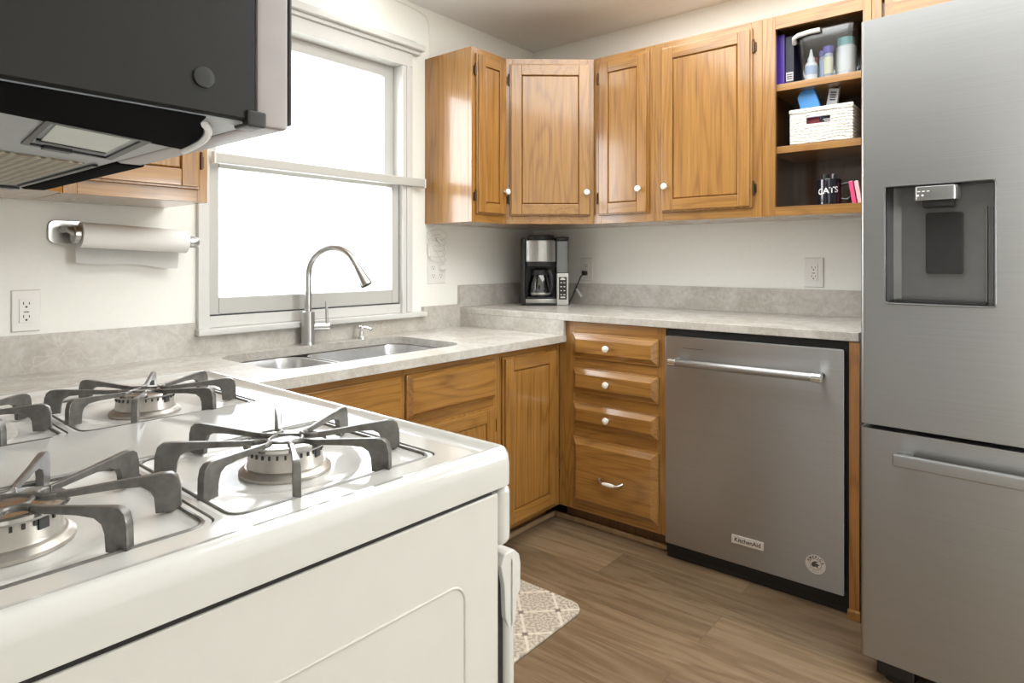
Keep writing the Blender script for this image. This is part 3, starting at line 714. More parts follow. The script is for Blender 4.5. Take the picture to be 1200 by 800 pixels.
# ---------------------------------------------------------------- shade rail across the window, cable, ceiling lamp
sr = thing('window_shade', 'slim white shade rail lying across the middle of the window', 'shade', (1.485, 2.13, 1.44))
MB(VINYL).box(1.006, 1.955, 2.126, 2.146, 1.445, 1.482, .006).build('rail', sr)
for xx in (1.003, 1.951): MB(PLASTW).box(xx, xx + .007, 2.124, 2.148, 1.443, 1.484, .002).build('end_cap', sr)
tag(MB(PLASTW).tube([(1.70, 2.158, 2.268), (1.80, 2.163, 2.255), (1.94, 2.164, 2.247), (1.995, 2.1645, 2.235), (2.012, 2.1645, 2.20), (2.016, 2.1645, 2.12), (2.018, 2.1645, 2.045)], .0022, 8).build('cable', loc=(2.0, 2.164, 2.05)), 'thin white cable running down the wall behind the narrow cabinet', 'cable')
cl = thing('ceiling_light', 'small round white ceiling lamp above the window at the top edge', 'lamp', (1.62, 1.97, ZC))
MB(TRIMW).lathe([(.11, ZC), (.11, ZC - .03), (.10, ZC - .034)], (1.62, 1.97, 0), n=36).build('lamp_base', cl)
MB(LAMPM).lathe([(.099, ZC - .034), (.096, ZC - .06), (.08, ZC - .09), (.05, ZC - .108), (0, ZC - .114)], (1.62, 1.97, 0), n=36).build('glass_dome', cl)

# ---------------------------------------------------------------- outlets
def outlet(label, M, wdt, hgt, gfci=False, group=None):
    t = thing('outlet', label, 'outlet', (M @ Vector((0, 0, 0)))[:], group='wall outlets')
    MB(PLASTW, M=M).frustum(-wdt / 2, wdt / 2, -hgt / 2, hgt / 2, .0, .006, .003).build('cover_plate', t)
    s = MB(PLASTW, SLOT, M=M)
    if gfci:
        s.box(-.0165, .0165, -.033, .033, .005, .0085, .002)
        for yy in (.018, -.018):
            s.box(-.0075, -.0055, yy - .001, yy + .007, .0084, .0088, mi=1); s.box(.0055, .0075, yy - .001, yy + .006, .0084, .0088, mi=1); s.lathe([(.0028, 0), (.0028, .0003)], (0, yy - .007, .0085), n=10, mi=1)
        s.box(-.006, .006, -.004, -.0015, .0084, .0092, mi=1); s.box(-.006, .006, .0015, .004, .0084, .0092)
    else:
        for yy in (.0195, -.0195):
            s.prism(rrect(-.0165, .0165, yy - .0135, yy + .0135, .009, 5), .005, .0085, .0012)
            s.box(-.0075, -.0055, yy - .001, yy + .007, .0084, .0088, mi=1); s.box(.0055, .0075, yy - .001, yy + .006, .0084, .0088, mi=1); s.lathe([(.0028, 0), (.0028, .0003)], (0, yy - .007, .0085), n=10, mi=1)
        s.lathe([(.003, 0), (.003, .001)], (0, 0, .006), n=10)
    s.build('socket', t); return t
outlet('white outlet on the wall below the paper towel holder', window_face(.498, YW - .0005, .977), .068, .116, True)
outlet('white outlet on the right wall behind the coffee maker with a black plug', right_face(XR - .0005, 1.815, 1.072), .076, .118)
outlet('white outlet on the right wall next to the refrigerator', right_face(XR - .0005, .712, 1.068), .074, .122, True)
M = window_face(2.058, YW - .0005, 1.066)
t = thing('outlet', 'wide white double outlet right of the window with a white plug', 'outlet', (2.058, YW, 1.066), group='wall outlets')
MB(PLASTW, M=M).frustum(-.057, .057, -.057, .057, 0, .006, .003).build('cover_plate', t)
for xx in (-.024, .024):
    s = MB(PLASTW, SLOT, M=M)
    for yy in (.0195, -.0195):
        s.prism(rrect(xx - .0165, xx + .0165, yy - .0135, yy + .0135, .009, 5), .005, .0085, .0012)
        s.box(xx - .0075, xx - .0055, yy - .001, yy + .007, .0084, .0088, mi=1); s.box(xx + .0055, xx + .0075, yy - .001, yy + .006, .0084, .0088, mi=1); s.lathe([(.0028, 0), (.0028, .0003)], (xx, yy - .007, .0085), n=10, mi=1)
    s.build('socket', t)
# white string lights bundled above that outlet
sl = thing('string_light', 'clear cord of small lights bunched above the wide outlet by the window', 'string light', (2.04, 2.15, 1.10))
sp_ = MB(PLASTW, M=M); sp_.box(.010, .040, .008, .030, .0086, .030, .004); sp_.build('plug', sl)
CORD = plain('clear_cord', (.70, .69, .66), .2)
cd = MB(CORD); pts = [(2.082, 2.138, 1.088)]
for i in range(60):
    a = i * .55; pts.append((2.050 + .052 * math.sin(a * 1.0) + .012 * math.sin(i * 1.7), 2.150 + .008 * math.cos(a * 1.3), 1.13 + .13 * (i / 60) + .035 * math.cos(a)))
sm = []
for p, q_ in zip(pts, pts[1:]):
    for k in range(3): sm.append(Vector(p).lerp(Vector(q_), k / 3))
cd.tube(sm, .0011, 6); cd.build('cord', sl)
bt = MB(PLASTW); bt.box(1.998, 2.014, 2.146, 2.160, 1.135, 1.195, .003); bt.build('battery_switch', sl)
bt = MB(PLASTW); bt.cyl((2.045, 2.146, 1.222), (2.07, 2.146, 1.20), .006, n=14); bt.build('connector', sl)

# ---------------------------------------------------------------- paper towel holder
ph = thing('paper_towel_holder', 'brushed nickel paper towel holder on the wall left of the window', 'paper towel holder', (.75, 2.15, 1.19))
y0, z0 = 2.092, 1.190
b = MB(NICKEL); b.prism(rrect(.548, .624, 1.160, 1.232, .018, 6), -YW, -YW + .007, .002, M=Matrix(((1, 0, 0, 0), (0, 0, -1, 0), (0, 1, 0, 0), (0, 0, 0, 1))))
b = MB(NICKEL); b.prism(rrect(.548, .640, 1.165, 1.232, .018, 6), 0, .007, .002, M=frame((0, YW - .0002, 0), (1, 0, 0), (0, -1, 0))); b.build('wall_plate', ph)
b = MB(NICKEL); b.tube(arc((.585, YW - .006, 1.205), (.578, y0, 1.210), (.600, y0, z0 - .001), 8), .010, 14); b.cyl((.594, y0, z0), (.925, y0, z0 - .015), .0085, n=20)
b.cyl((.590, y0, z0), (.604, y0, z0 - .0006), .0255, n=28); b.lathe([(.017, 0), (.0185, .006), (.0185, .022), (.015, .028), (0, .029)], (.905, y0, z0 - .0142), 'X', 24); b.build('arm', ph)
pr = thing('paper_towel_roll', 'nearly used up white paper towel roll with a hanging sheet on the nickel holder', 'paper towel', (.75, y0, 1.18))
Rr = .036; c0 = Vector((.606, y0, z0 - .0007)); c1 = Vector((.896, y0, z0 - .0135)); dr = (c1 - c0); q = dr.to_track_quat('Z', 'Y').to_matrix().to_4x4()
pm = MB(PAPER); pm.lathe([(.020, 0), (Rr, .0), (Rr, dr.length), (.020, dr.length), (.020, 0)], c0, q, 40)
pm.build('roll', pr)
sh = MB(PAPER); t_ = bmesh.new(); rows = []
for j in range(9):
    z = j / 8; row = []
    for i in range(11):
        u = i / 10; p = c0.lerp(c1, u); zz_ = p.z - z * (.078 + .006 * u + .004 * math.sin(u * 9)); yy = p.y + Rr + .0008 - .006 * z * z + .002 * math.sin(u * 7 + z * 3)
        row.append(t_.verts.new((p.x - .012 * z * (u > .9), yy - .0, zz_)))
    rows.append(row)
for a, b_ in zip(rows, rows[1:]):
    for i in range(10): t_.faces.new((a[i], a[i + 1], b_[i + 1], b_[i]))
bmesh.ops.solidify(t_, geom=t_.faces[:], thickness=.0012); bmesh.ops.recalc_face_normals(t_, faces=t_.faces); sh._add(t_); sh.build('hanging_sheet', pr)

# ---------------------------------------------------------------- coffee maker
cm = thing('coffee_maker', 'black and stainless drip coffee maker in the corner on the higher worktop', 'coffee maker', (2.545, 1.895, ZR), math.radians(-50.3), local=True)
b = MB(DKPLASTIC); b.box(-.120, -.098, .012, .175, 0, .338, .006); b.box(-.098, .057, .110, .190, 0, .325, .004); b.box(-.100, .057, .0, .19, 0, .012, .004); b.build('body', cm)
def halfround(x0, x1, yf, yb, bulge, n=10):
    pts = [(x1, yb), (x0, yb)]
    for i in range(n + 1):
        u = i / n; pts.append((x0 + (x1 - x0) * u, yf + bulge * (2 * u - 1) ** 2))
    return pts
MB(NICKEL).prism(halfround(-.098, .056, -.008, .11, .012), .012, .033, .002).build('base_band', cm)
MB(DKPLASTIC).prism(halfround(-.092, .050, -.002, .11, .012), .033, .043, .002).build('warming_plate', cm)
MB(NICKEL).prism(halfround(-.096, .052, -.012, .11, .022), .218, .326, .003).build('brew_basket', cm)
MB(DKPLASTIC).prism(halfround(-.092, .048, -.004, .11, .020), .196, .218, .002).build('basket_band', cm)
MB(DKPLASTIC).prism(halfround(-.086, .044, -.006, .13, .024), .326, .352, .006).build('lid', cm)
MB(NICKEL).box(.057, .118, .002, .18, 0, .160, .004).build('control_column', cm)
MB(SMOKE).box(.057, .116, .008, .18, .1605, .325, .005).build('reservoir', cm)
MB(DKPLASTIC).box(.055, .119, .004, .185, .326, .342, .005).build('reservoir_lid', cm)
k = MB(DKPLASTIC, PALEM); k.box(.068, .107, .0005, .003, .030, .142, .001)
for i in range(4): k.box(.075, .084, -.0003, .0008, .052 + i * .020, .056 + i * .020, .0003, mi=1); k.box(.091, .100, -.0003, .0008, .052 + i * .020, .056 + i * .020, .0003, mi=1)
k.box(.076, .099, -.0003, .0008, .038, .044, mi=1); k.prism([(.087 + .013 * math.cos(a), .128 + .010 * math.sin(a)) for a in [PI * i / 12 for i in range(13)]], 0, .0006, mi=1, M=Matrix(((1, 0, 0, 0), (0, 0, -1, .0005), (0, 1, 0, 0), (0, 0, 0, 1))))
k.build('keypad', cm)
cf = thing('coffee_carafe', 'glass coffee carafe with black handle inside the coffee maker', 'carafe', (2.545, 1.895, ZR + .0435), math.radians(-50.3), local=True)
cc_ = (-.022, .044, 0)
MB(CARAFE).lathe([(.052, 0), (.060, .005), (.0625, .03), (.058, .07), (.047, .105), (.044, .112)], cc_, n=36).build('glass', cf)
MB(DKPLASTIC).lathe([(.047, .108), (.049, .115), (.048, .132), (.032, .142), (0, .145)], cc_, n=32).build('lid', cf)
MB(NICKEL).lathe([(.0615, .010), (.0625, .012), (.0630, .018), (.0622, .020)], cc_, n=36).build('band', cf)
MB(DKPLASTIC).tube([(cc_[0] + .028, .008, .130), (cc_[0] + .044, -.014, .128), (cc_[0] + .053, -.022, .10), (cc_[0] + .055, -.020, .06), (cc_[0] + .049, -.010, .022)], .008, 12, rads=[.009, .010, .010, .009, .007]).build('handle', cf)
# power cord with plug
pc = thing('power_cord', 'black coffee maker cord with its plug in the outlet', 'cord', (2.78, 1.815, ZR))
M = right_face(XR - .0005, 1.815, 1.072)
MB(DKPLASTIC, M=M).box(-.012, .012, -.031, -.008, .0086, .034, .005).build('plug', pc)
MB(DKPLASTIC).tube([(2.768, 1.815, 1.048), (2.750, 1.820, 1.035), (2.742, 1.832, 1.00), (2.738, 1.845, .97), (2.732, 1.860, .93), (2.724, 1.870, .905), (2.7165, 1.8765, .899)], .0033, 10).build('cord', pc)
MB(PAPER).box(-.006, .006, -.052, 0, 0, .002, .0008, M=Matrix.Translation((2.735, 1.838, .972)) @ Matrix.Rotation(math.radians(50), 4, 'X') @ Matrix.Rotation(PI / 2, 4, 'Y') ).build('paper_tag', pc)

# ---------------------------------------------------------------- things on the open shelves
def shelf_thing(label, cat, name, x, y, z, rz=0): return thing(name, label, cat, (x, y, z), rz, local=True)
tag(MB(PURPLE).box(2.53, 2.70, .748, .783, S3 + .0005, S3 + .195, .003).build('book', loc=(2.6, .765, S3)), 'purple upright book at the left of the top shelf', 'book')
t = thing('box', 'black upright box with a pale label beside the purple book', 'box', (2.6, .728, S3)); MB(NAVY).box(2.535, 2.70, .716, .7465, S3 + .0005, S3 + .185, .002).build('carton', t)
l = MB(GREYBOX, DARKINK); l.box(2.5342, 2.5348, .718, .744, S3 + .015, S3 + .048); 
for i in range(3): l.box(2.5337, 2.5342, .721, .741, S3 + .021 + i * .008, S3 + .025 + i * .008, mi=1)
l.build('label', t)
bn = thing('storage_bin', 'clear plastic bin with a white handle on the top shelf', 'bin', (2.62, .605, S3))
b = MB(CLEARP); x0, x1, ya, yb, zb, zt_ = 2.515, 2.76, .500, .700, S3 + .001, S3 + .178
def bin_ring(ins, z): return rrect(x0 + ins, x1 - ins, ya + ins, yb - ins, .03, 6), z
t_ = bmesh.new(); rings = []
for ins, z in ((.012, zb), (.004, zb + .02), (-.006, zt_), (-.010, zt_ + .003), (-.008, zt_ + .003), (-.003, zt_), (.007, zb + .02), (.014, zb + .003)):
    p, z = bin_ring(ins, z); rings.append([t_.verts.new((a, c, z)) for a, c in p])
for a, c in zip(rings, rings[1:]):
    for i in range(len(a)): t_.faces.new((a[i], a[(i + 1) % len(a)], c[(i + 1) % len(a)], c[i]))
t_.faces.new(rings[0]); t_.faces.new(rings[-1]); bmesh.ops.recalc_face_normals(t_, faces=t_.faces); b._add(t_); b.build('tub', bn)
MB(PLASTW).tube([(2.53, .712, S3 + .150), (2.508, .707, S3 + .163), (2.498, .69, S3 + .168), (2.497, .65, S3 + .172), (2.497, .615, S3 + .172)], .0085, 12).build('handle', bn)
zb = S3 + .005
db = thing('dropper_bottle', 'small white dropper bottle with a cone tip at the front of the clear bin', 'bottle', (2.545, .668, zb))
MB(PLASTW).lathe([(.020, 0), (.021, .003), (.021, .060), (.018, .068), (.012, .072)], (2.556, .660, zb), n=24).build('bottle_body', db)
MB(PLASTW).lathe([(.0125, .072), (.0125, .085), (.008, .092), (.003, .118), (.002, .120)], (2.556, .660, zb), n=20).build('cone_tip', db)
MB(LABELB).lathe([(.0213, .022), (.0213, .055)], (2.556, .660, zb), n=24).build('label', db)
rb = thing('bottle', 'white bottle with a red cap behind the dropper bottle', 'bottle', (2.60, .676, zb))
MB(PLASTW).lathe([(.018, 0), (.019, .003), (.019, .065), (.012, .072)], (2.604, .664, zb), n=20).build('bottle_body', rb); MB(REDP).lathe([(.0165, .072), (.0165, .098), (.014, .100)], (2.604, .664, zb), n=20).build('cap', rb)
for (xx, yy, lab, lm, nmz) in ((2.575, .620, 'pale blue labelled pill bottle with a purple lid right of the dropper bottle', LABELB, .0), (2.548, .5985, 'pale yellow labelled pill bottle with a purple lid in the middle of the bin', LABELY, .006)):
    pb = thing('pill_bottle', lab, 'bottle', (xx, yy, zb), group='pill bottles in the clear bin')
    MB(plain('pill_bottle_body', (.42, .44, .5), .25)).lathe([(.0145, 0), (.0155, .003), (.0155, .085), (.013, .09)], (xx, yy, zb), n=22).build('bottle_body', pb)
    MB(lm).lathe([(.0157, .012), (.0157, .074)], (xx, yy, zb), n=22).build('label', pb)
    MB(plain('purple_lid', (.13, .11, .38), .4)).lathe([(.017, .090), (.017, .108 + nmz), (.015, .110 + nmz)], (xx, yy, zb), n=22).build('lid', pb)
jr = thing('jar', 'white labelled jar with a teal lid at the right of the clear bin', 'jar', (2.586, .547, zb))
MB(PLASTW).lathe([(.033, 0), (.034, .004), (.034, .108), (.028, .115)], (2.586, .547, zb), n=28).build('jar_body', jr); MB(TEAL).lathe([(.029, .115), (.029, .142), (.026, .145)], (2.586, .547, zb), n=28).build('lid', jr)
# basket
bk = thing('basket', 'white woven basket with a slot handle on the middle shelf', 'basket', (2.60, .615, S2))
b = MB(WICKER); z0_, z1_ = S2 + .001, S2 + .128
b.box(2.506, 2.72, .508, .722, z0_, z0_ + .008, .003)
fa0 = [(2.506, .515), (2.506, .715)]
# front wall with slot
Mb = right_face(2.514, .722, 0); wd = .214
b.box(0, .058, z0_, z1_, 0, .011, .004, M=Mb); b.box(wd - .075, wd, z0_, z1_, 0, .011, .004, M=Mb); b.box(.055, wd - .072, z0_, S2 + .072, 0, .011, .004, M=Mb); b.box(.055, wd - .072, S2 + .096, z1_, 0, .011, .004, M=Mb)
b.box(2.506, 2.72, .711, .722, z0_, z1_, .004); b.box(2.506, 2.72, .508, .519, z0_, z1_, .004); b.box(2.71, 2.721, .508, .722, z0_, z1_, .004)
b.box(2.499, 2.512, .506, .724, z1_ - .014, z1_ + .003, .005)
b.build('woven_body', bk)
t = thing('packet', 'bright blue crumpled packet sticking out of the basket', 'packet', (2.56, .665, S2 + .01))
b = MB(BLUEP); Mz = Matrix.Translation((2.549, .640, S2 + .045)) @ Matrix.Rotation(math.radians(-13), 4, 'X')
b.prism([(-.028, -.034), (.020, -.034), (.034, .10), (.030, .165), (.012, .172), (.006, .180), (.0, .172), (-.022, .170), (-.036, .150), (-.034, .09)], 0, .022, .006, M=Mz @ Matrix(((0, 0, 1, 0), (-1, 0, 0, 0), (0, 1, 0, 0), (0, 0, 0, 1)))); b.build('pouch', t)
t = thing('box', 'slim pale grey carton standing tilted in the basket', 'box', (2.56, .594, S2 + .01))
b = MB(GREYBOX, DARKINK); Mz = Matrix.Translation((2.575, .612, S2 + .036)) @ Matrix.Rotation(math.radians(9), 4, 'X') ; b.box(0, .02, -.018, .018, -.024, .172, .0015, M=Mz); b.prism([(.002, .172), (.018, .172), (.018, .190), (.010, .186)], -.018, -.016, M=Mz @ Matrix(((1, 0, 0, 0), (0, 0, 1, 0), (0, 1, 0, 0), (0, 0, 0, 1))))
for i in range(4): b.box(-.0006, 0, -.010, .010, .128 + i * .009, .133 + i * .009, mi=1, M=Mz)
b.build('carton', t)
t = thing('packet', 'dark red packet seen through the basket slot', 'packet', (2.54, .64, S2 + .01))
MB(plain('dark_red', (.20, .015, .025), .4), DARKINK, WHITEINK).box(2.522, 2.536, .622, .668, S2 + .010, S2 + .098, .002).build('pouch', t)
t = thing('box', 'black box with pale print seen through the basket slot', 'box', (2.54, .60, S2 + .01))
b = MB(NAVY, WHITEINK); b.box(2.522, 2.545, .574, .618, S2 + .010, S2 + .098, .001); b.box(2.5214, 2.522, .580, .610, S2 + .084, S2 + .087, mi=1); b.box(2.5214, 2.522, .584, .606, S2 + .078, S2 + .080, mi=1); b.build('carton', t)
# mug
mg = thing('mug', 'black mug with white lettering on the bottom shelf', 'mug', (2.55, .600, S1))
mc = (2.555, .598, S1 + .0006); rm = .041
MB(MUGM).lathe([(.036, 0), (.040, .003), (rm, .010), (rm, .094), (.0395, .096), (.037, .094), (.037, .012), (0, .010)], mc, n=40).build('cup', mg)
hp = [(mc[0] + .010, mc[1] - .039, mc[2] + .076), (mc[0] + .012, mc[1] - .060, mc[2] + .080), (mc[0] + .014, mc[1] - .074, mc[2] + .064), (mc[0] + .014, mc[1] - .074, mc[2] + .042), (mc[0] + .012, mc[1] - .060, mc[2] + .022), (mc[0] + .010, mc[1] - .039, mc[2] + .024)]
hp2 = []
for i in range(len(hp) - 1):
    p0, p1, p2, p3 = [Vector(hp[max(0, min(len(hp) - 1, i + k))]) for k in (-1, 0, 1, 2)]
    for k in range(5):
        u = k / 5; hp2.append(.5 * ((2 * p1) + (p2 - p0) * u + (2 * p0 - 5 * p1 + 4 * p2 - p3) * u * u + (3 * p1 - p0 - 3 * p2 + p3) * u ** 3))
MB(MUGM).tube(hp2 + [Vector(hp[-1])], .0055, 12).build('handle', mg)
lt = MB(WHITEINK)
ctr = math.atan2(-mc[1], -mc[0]) - .12
def wrap(v):
    a = ctr + v.x / rm; rr_ = rm + .0004 + v.z
    return (mc[0] + rr_ * math.cos(a), mc[1] + rr_ * math.sin(a), mc[2] + .052 + v.y + .10 * v.x)
lt.text('CATS', .030, .0003, fn=wrap, bold=.0004); lt.build('lettering', mg)
ct = thing('pen_bundle', 'dark bundle of small things poking out of the black mug', 'bundle', (2.555, .598, S1 + .011))
b = MB(DKPLASTIC, GREYBOX)
b.tube([(2.550, .606, S1 + .012), (2.55, .608, S1 + .115)], .012, 12, rads=[.010, .014]); b.tube([(2.565, .590, S1 + .012), (2.562, .586, S1 + .118)], .004, 10, mi=1); b.tube([(2.550, .580, S1 + .014), (2.548, .578, S1 + .112)], .004, 10); b.build('bundle', ct)
for k_, (yy, m_, lab) in enumerate(((.512, PINK, 'hot pink slim book leaning at the right end of the bottom shelf'), (.494, PALEPINK, 'pale pink slim book leaning beside the hot pink one'))):
    b = MB(m_, WHITEINK); Mz = Matrix.Translation((2.545, yy, S1 + .0035)) @ Matrix.Rotation(math.radians(-9), 4, 'X'); b.box(0, .12, -.007, .007, 0, .082, .0015, M=Mz); b.box(.002, .121, -.0045, .0045, .002, .083, mi=1, M=Mz)
    tag(b.build('book', loc=(2.6, yy, S1)), lab, 'book', 'pink books on the bottom shelf')

# ---------------------------------------------------------------- floor mat
tag(MB(MATM).prism(rrect(.90, 1.722, 1.118, 1.56, .055, 8), .0005, .010, .003).build('floor_mat', loc=(1.31, 1.34, 0)), 'beige patterned mat on the floor in front of the sink cabinet', 'mat')

# ---------------------------------------------------------------- gas range
RX, RY, RROT = .527, .433, math.radians(-1.2)
rg = thing('gas_range', 'white gas range with four burners in the foreground', 'range', (RX, RY, 0), RROT, local=True)
RW, RD, ZT = .742, .625, .911
# body with side panels
b = MB(SIDEP, DKPLASTIC); b.box(-RD, -.021, .004, RW - .004, .0, .872, .003); b.box(-RD, -.030, .006, RW - .006, .870, .884, mi=1)
b.build('body', rg)
# embossed groove on the side panel
gm = MB(plain('side_panel_groove', (.50, .485, .45), .4)); gp = [(*p,) for p in rrect(-.52, -.071, .08, .797, .02, 6)]
gm.tube([(p[0], .0042, p[1]) for p in gp], .0016, 8, closed=True); gm.build('panel_groove', rg)
# cooktop with four openings
PX = [(-.517, -.290), (-.285, -.058)]; PY = [(.053, .280), (.438, .665)]
ct = MB(ENAMEL)
holes = [rrect(px[0], px[1], py[0], py[1], .016, 5) for px in PX for py in PY]
ct.slab(rrect(-RD + .004, -.012, .012, RW - .012, .004, 3), holes, ZT - .006, ZT)
# rolled front and side rims
def rim_profile():
    return [(.0, .878), (.0, .900), (.0015, .910), (.005, .9160), (.009, .9180), (.013, .9172), (.018, .9140), (.024, ZT + .0008), (.030, ZT + .0001), (.032, ZT - .004), (.012, .89), (.008, .878)]
def sweep(mb, path, prof, closed=False):
    # path: list of (point, inward normal) in plan; profile (inset, z)
    t = bmesh.new(); rings = []
    for p, nrm in path: rings.append([t.verts.new((p[0] + nrm[0] * a, p[1] + nrm[1] * a, z)) for a, z in prof])
    for a, c in zip(rings, rings[1:]):
        for i in range(len(prof)): t.faces.new((a[i], a[(i + 1) % len(prof)], c[(i + 1) % len(prof)], c[i]))
    t.faces.new(rings[0]); t.faces.new(rings[-1]); bmesh.ops.recalc_face_normals(t, faces=t.faces); mb._add(t)
rc_ = .014; path = [((-RD, 0), (0, 1))]
for k in range(7):
    a = -PI / 2 + PI / 2 * k / 6; path.append(((-rc_ + rc_ * math.cos(a), rc_ + rc_ * math.sin(a)), (-math.cos(a), -math.sin(a))))
for k in range(7):
    a = PI / 2 * k / 6; path.append(((-rc_ + rc_ * math.cos(a), RW - rc_ + rc_ * math.sin(a)), (-math.cos(a), -math.sin(a))))
path.append(((-RD, RW), (0, -1)))
sweep(ct, path, rim_profile())
ct.build('cooktop', rg, ang=40)
MB(BLACK).box(-RD + .01, -.035, .03, RW - .03, ZT - .022, ZT - .019).build('gap_backing', rg)  # black sheet put below to darken the gaps around the drip pans
def sstep(e0, e1, x): 
    t = max(0, min(1, (x - e0) / (e1 - e0))); return t * t * (3 - 2 * t)
CENT = [((px[0] + px[1]) / 2, (py[0] + py[1]) / 2) for px in PX for py in PY]
def pan(cx, cy):
    t = bmesh.new(); n = 36; hw = .1122; g = {}
    for i in range(n + 1):
        for j in range(n + 1):
            x = -hw + 2 * hw * i / n; y = -hw + 2 * hw * j / n
            # round the corners of the square
            m = max(abs(x), abs(y)); r = math.hypot(x, y)
            k = 1.0
            cr = .016; ax, ay = abs(x) - (hw - cr), abs(y) - (hw - cr)
            if ax > 0 and ay > 0:
                d = math.hypot(ax, ay); mx = max(ax, ay)
                if d > 0: s = mx / d; x = math.copysign(hw - cr + ax * s, x); y = math.copysign(hw - cr + ay * s, y)
            sq = (abs(x) ** 4 + abs(y) ** 4) ** .25
            z = ZT - .0015 - .0055 * sstep(hw - .006, hw - .016, m) - .006 * sstep(.088, .060, r) 
            g[i, j] = t.verts.new((cx + x, cy + y, z))
    for i in range(n):
        for j in range(n): t.faces.new((g[i, j], g[i + 1, j], g[i + 1, j + 1], g[i, j + 1]))
    return t
for (cx, cy) in CENT:
    m = MB(PANEN); m._add(pan(cx, cy)); m.build('drip_pan', rg, ang=60)
def burner(cx, cy):
    m = MB(ALU, SLOT); zb = ZT - .0125
    m.lathe([(.0455, 0), (.0455, .003), (.042, .006), (.039, .008)], (cx, cy, zb), n=40)
    m.lathe([(.0385, .007), (.0375, .010), (.0360, .023), (.0365, .025), (.028, .026)], (cx, cy, zb), n=40)
    for k in range(30):
        a = 2 * PI * k / 30; M = Matrix.Translation((cx, cy, zb)) @ Matrix.Rotation(a, 4, 'Z')
        m.box(.0357, .0374, -.0010, .0010, .0205, .0245, mi=1, M=M)
    m.box(.0350, .0378, -.004, .004, .0165, .0245, mi=1, M=Matrix.Translation((cx, cy, zb)) @ Matrix.Rotation(-1.1, 4, 'Z'))
    b_ = m.build('burner', rg)
    MB(CAPM).lathe([(.038, .0255), (.0405, .0262), (.0413, .0280), (.0402, .0305), (.036, .0317), (0, .0321)], (cx, cy, zb), n=48).build('burner_cap', b_)
for c in CENT: burner(*c)
# front: control strip, oven door with handle
b = MB(ENAMEL); b.box(-.0195, .002, .004, RW - .004, .811, .876, .009, 4); b.build('control_strip', rg)
kn = 5
for k in range(kn):
    yk = .12 + k * (RW - .24) / (kn - 1)
    MB(PLASTW).lathe([(.020, 0), (.019, .018), (.016, .022), (0, .0225)], (.0015, yk, .843), 'X', 24).build('control_knob', rg)
b = MB(ENAMEL, DKPLASTIC); b.box(-.008, .007, .004, RW - .004, .215, .800, .006, 3); b.box(-.0205, -.0085, .010, RW - .010, .215, .79, mi=1)
od = b.build('oven_door', rg)
hp = MB(ENAMEL); hp.prism([(-.017, .792), (-.012, .803), (.004, .8035), (.0125, .796), (.015, .785), (.0145, .758), (.009, .748), (.0068, .725), (-.004, .72), (-.010, .735), (-.012, .77)], -.004, -(RW - .004), .0015, M=Matrix(((1, 0, 0, 0), (0, 0, -1, 0), (0, 1, 0, 0), (0, 0, 0, 1)))); hp.build('door_handle', od)
b = MB(ENAMEL); b.box(-.0195, .006, .004, RW - .004, .04, .205, .006, 3); b.build('storage_drawer', rg)

# burner grates: things lifted off the cooktop
def grate_parts(g):
    z0 = ZT - .0045; zt = .9395
    fb = MB(IRON)
    fb.tube([(x, y, z0 + .0022) for x, y in rrect(-.1065, .1065, -.1065, .1065, .014, 4)], .0022, 8, closed=True)
    fb.build('frame', g)
    prof = [(.1085, z0), (.1080, zt - .012), (.1060, zt - .004), (.1020, zt - .0006), (.096, zt), (.070, zt - .0025), (.040, zt - .0055), (.030, zt - .006), (.030, zt - .0115), (.040, zt - .0112), (.068, zt - .0095), (.082, zt - .0100), (.0880, zt - .0135), (.0905, zt - .020), (.0915, z0)]
    for k in range(4):
        R = Matrix.Rotation(k * PI / 2, 4, 'Z'); m = MB(IRON)
        for sg in (-1, 1):
            # blade runs from the foot (offset .047) to the tip (offset .007)
            p_f = Vector((.099, sg * .046, 0)); p_t = Vector((.030, sg * .0105, 0)); d = p_f - p_t; L = d.length; d.normalize(); s = Vector((-d.y, d.x, 0))
            sc = L / (.099 - .030)
            t = bmesh.new(); ra, rb_ = [], []
            for r, z in prof:
                c = p_t + d * ((r - .030) * sc); wv = .0024 + .0012 * sstep(.07, .1, r)
                ra.append(t.verts.new((c + s * wv) + Vector((0, 0, z)))); rb_.append(t.verts.new((c - s * wv) + Vector((0, 0, z))))
            t.faces.new(ra); t.faces.new(rb_[::-1])
            for i in range(len(prof)): t.faces.new((ra[i], rb_[i], rb_[(i + 1) % len(prof)], ra[(i + 1) % len(prof)]))
            bmesh.ops.recalc_face_normals(t, faces=t.faces); 
            sh_ = [e for e in t.edges if len(e.link_faces) == 2 and any(len(f.verts) > 4 for f in e.link_faces)]
            bmesh.ops.bevel(t, geom=sh_, offset=.0011, segments=2, affect='EDGES', profile=.5)
            m._add(t, 0, R)
        m.tube([Vector((.030 - .0105 * math.sin(a), .0105 * math.cos(a), zt - .0088)) for a in [PI * i / 12 for i in range(13)]], .0029, 10, M=R)
        m.build('finger', g)
    h = MB(IRON)
    for k in range(4):
        a = PI / 4 + k * PI / 2; h.tube([(.020 * math.cos(a - .85), .020 * math.sin(a - .85), zt - .0095), (.0165 * math.cos(a), .0165 * math.sin(a), zt - .0105), (.020 * math.cos(a + .85), .020 * math.sin(a + .85), zt - .0095)], .0027, 10)
    h.build('hub', g)
Rz = Matrix.Rotation(RROT, 4, 'Z')
glab = ['grey iron grate on the back burner nearest the camera', 'grey iron grate on the back burner farthest left toward the window', 'grey iron grate on the front burner nearest the camera', 'grey iron grate on the front burner toward the sink']
g0 = None
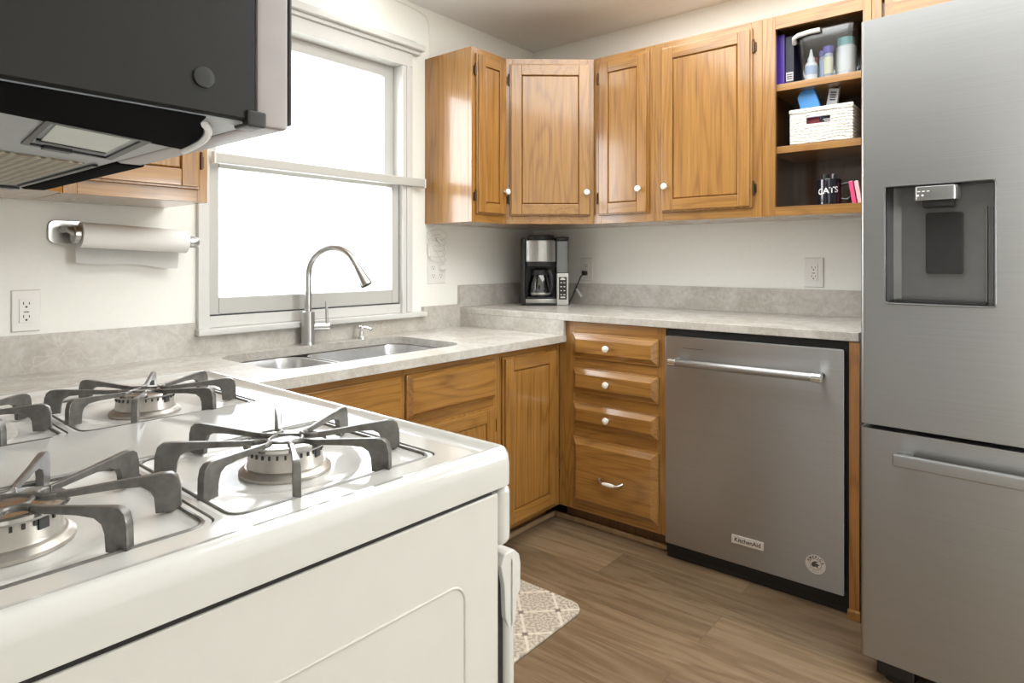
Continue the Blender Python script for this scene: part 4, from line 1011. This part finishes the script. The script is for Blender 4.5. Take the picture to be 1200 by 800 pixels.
for i, (cx, cy) in enumerate(CENT):
    p = Vector((RX, RY, 0)) + Rz @ Vector((cx, cy, 0))
    if g0 is None:
        g0 = thing('burner_grate', glab[i], 'burner grate', (p.x, p.y, 0), RROT, 'burner grates on the range', local=True); grate_parts(g0)
    else:
        g = copy_tree(g0); g.location = (p.x, p.y, 0); g['label'] = glab[i]

# ---------------------------------------------------------------- microwave above the range
MY0, MY1, MX1, MZ = .470, 1.140, .2545, 1.2235
mw = thing('microwave', 'black over the range microwave with a pale door edge at upper left', 'microwave', (.08, .8, MZ))
b = MB(MWBLACK, MWGREY); b.box(XL + .001, MX1, MY0, MY1, MZ, 1.66, .0015, 1); b.build('case', mw)
MB(MWGREY).box(XL + .01, MX1 - .001, MY0 + .005, MY1 - .005, MZ - .0022, MZ - .0002).build('bottom_plate', mw)
# black underside flange along the near edge, its rounded end's reflection painted as a white line
fl = MB(MWFLANGE); fp_ = [(XL + .01, MY0 + .0005), (.216, MY0 + .0005)] + [tuple(p[:2]) for p in arc((.222, .495, 0), (.250, .53, 0), (.262, .622, 0), 8)] + [(.116, .566), (XL + .01, .50)]
fl.prism(fp_, MZ - .0036, MZ - .0023); fl.build('flange', mw)
MB(WHITEINK).tube([(p[0] + .002, p[1], MZ - .0045) for p in arc((.222, .490, 0), (.252, .53, 0), (.264, .626, 0), 10)], .0028, 8).build('lip_glint', mw)
def quad(mb, pts, z0, z1, bev=0): mb.prism(pts, z0, z1, bev)
q = MB(DKPLASTIC); q.slab([(.144, .572), (.229, .602), (.243, .742), (.158, .703)], [[(.149, .580), (.222, .606), (.235, .733), (.163, .698)]], MZ - .004, MZ - .0023); q.build('lamp_cover_seam', mw)
q = MB(LENS); quad(q, [(.153, .583), (.213, .603), (.222, .692), (.164, .665)], MZ - .0042, MZ - .0023); q.build('lamp_lens', mw)
q = MB(DKPLASTIC); quad(q, [(.161, .667), (.223, .695), (.224, .703), (.162, .674)], MZ - .0048, MZ - .0023); quad(q, [(.175, .700), (.200, .711), (.200, .722), (.175, .711)], MZ - .0055, MZ - .0023); q.build('lamp_latch', mw)
q = MB(FILTERM, MWGREY); quad(q, [(-.05, .70), (.235, .797), (.235, 1.085), (-.05, 1.02)], MZ - .004, MZ - .0023); q.build('grease_filter', mw)
q = MB(DKPLASTIC); quad(q, [(.243, .80), (.249, .80), (.249, 1.10), (.243, 1.10)], MZ - .0048, MZ - .0023); quad(q, [(XL + .01, 1.105), (.25, 1.118), (.25, 1.138), (XL + .01, 1.138)], MZ - .006, MZ - .0023); q.build('rear_bar', mw)
MB(MWDOOR, WHITEINK).box(.2555, .283, MY0, .768, MZ - .003, 1.655, .004, 2).build('door', mw)
MB(MWFLANGE).box(.2555, .287, .770, MY1, MZ - .004, 1.655, .004, 2).build('control_panel', mw)
MB(DKPLASTIC).box(.2832, .287, MY0 + .002, .766, MZ + .002, 1.65, .002).build('door_glass', mw)
MB(DKPLASTIC).box(.246, .262, MY0 - .003, MY0 + .02, MZ - .0045, MZ + .008, .002).build('hinge_clip', mw)
MB(DKPLASTIC).lathe([(.0075, 0), (.0075, .0015), (.004, .002)], (.214, MY0 - .0002, 1.249), Matrix.Rotation(PI / 2, 4, 'X'), 20).build('screw', mw)
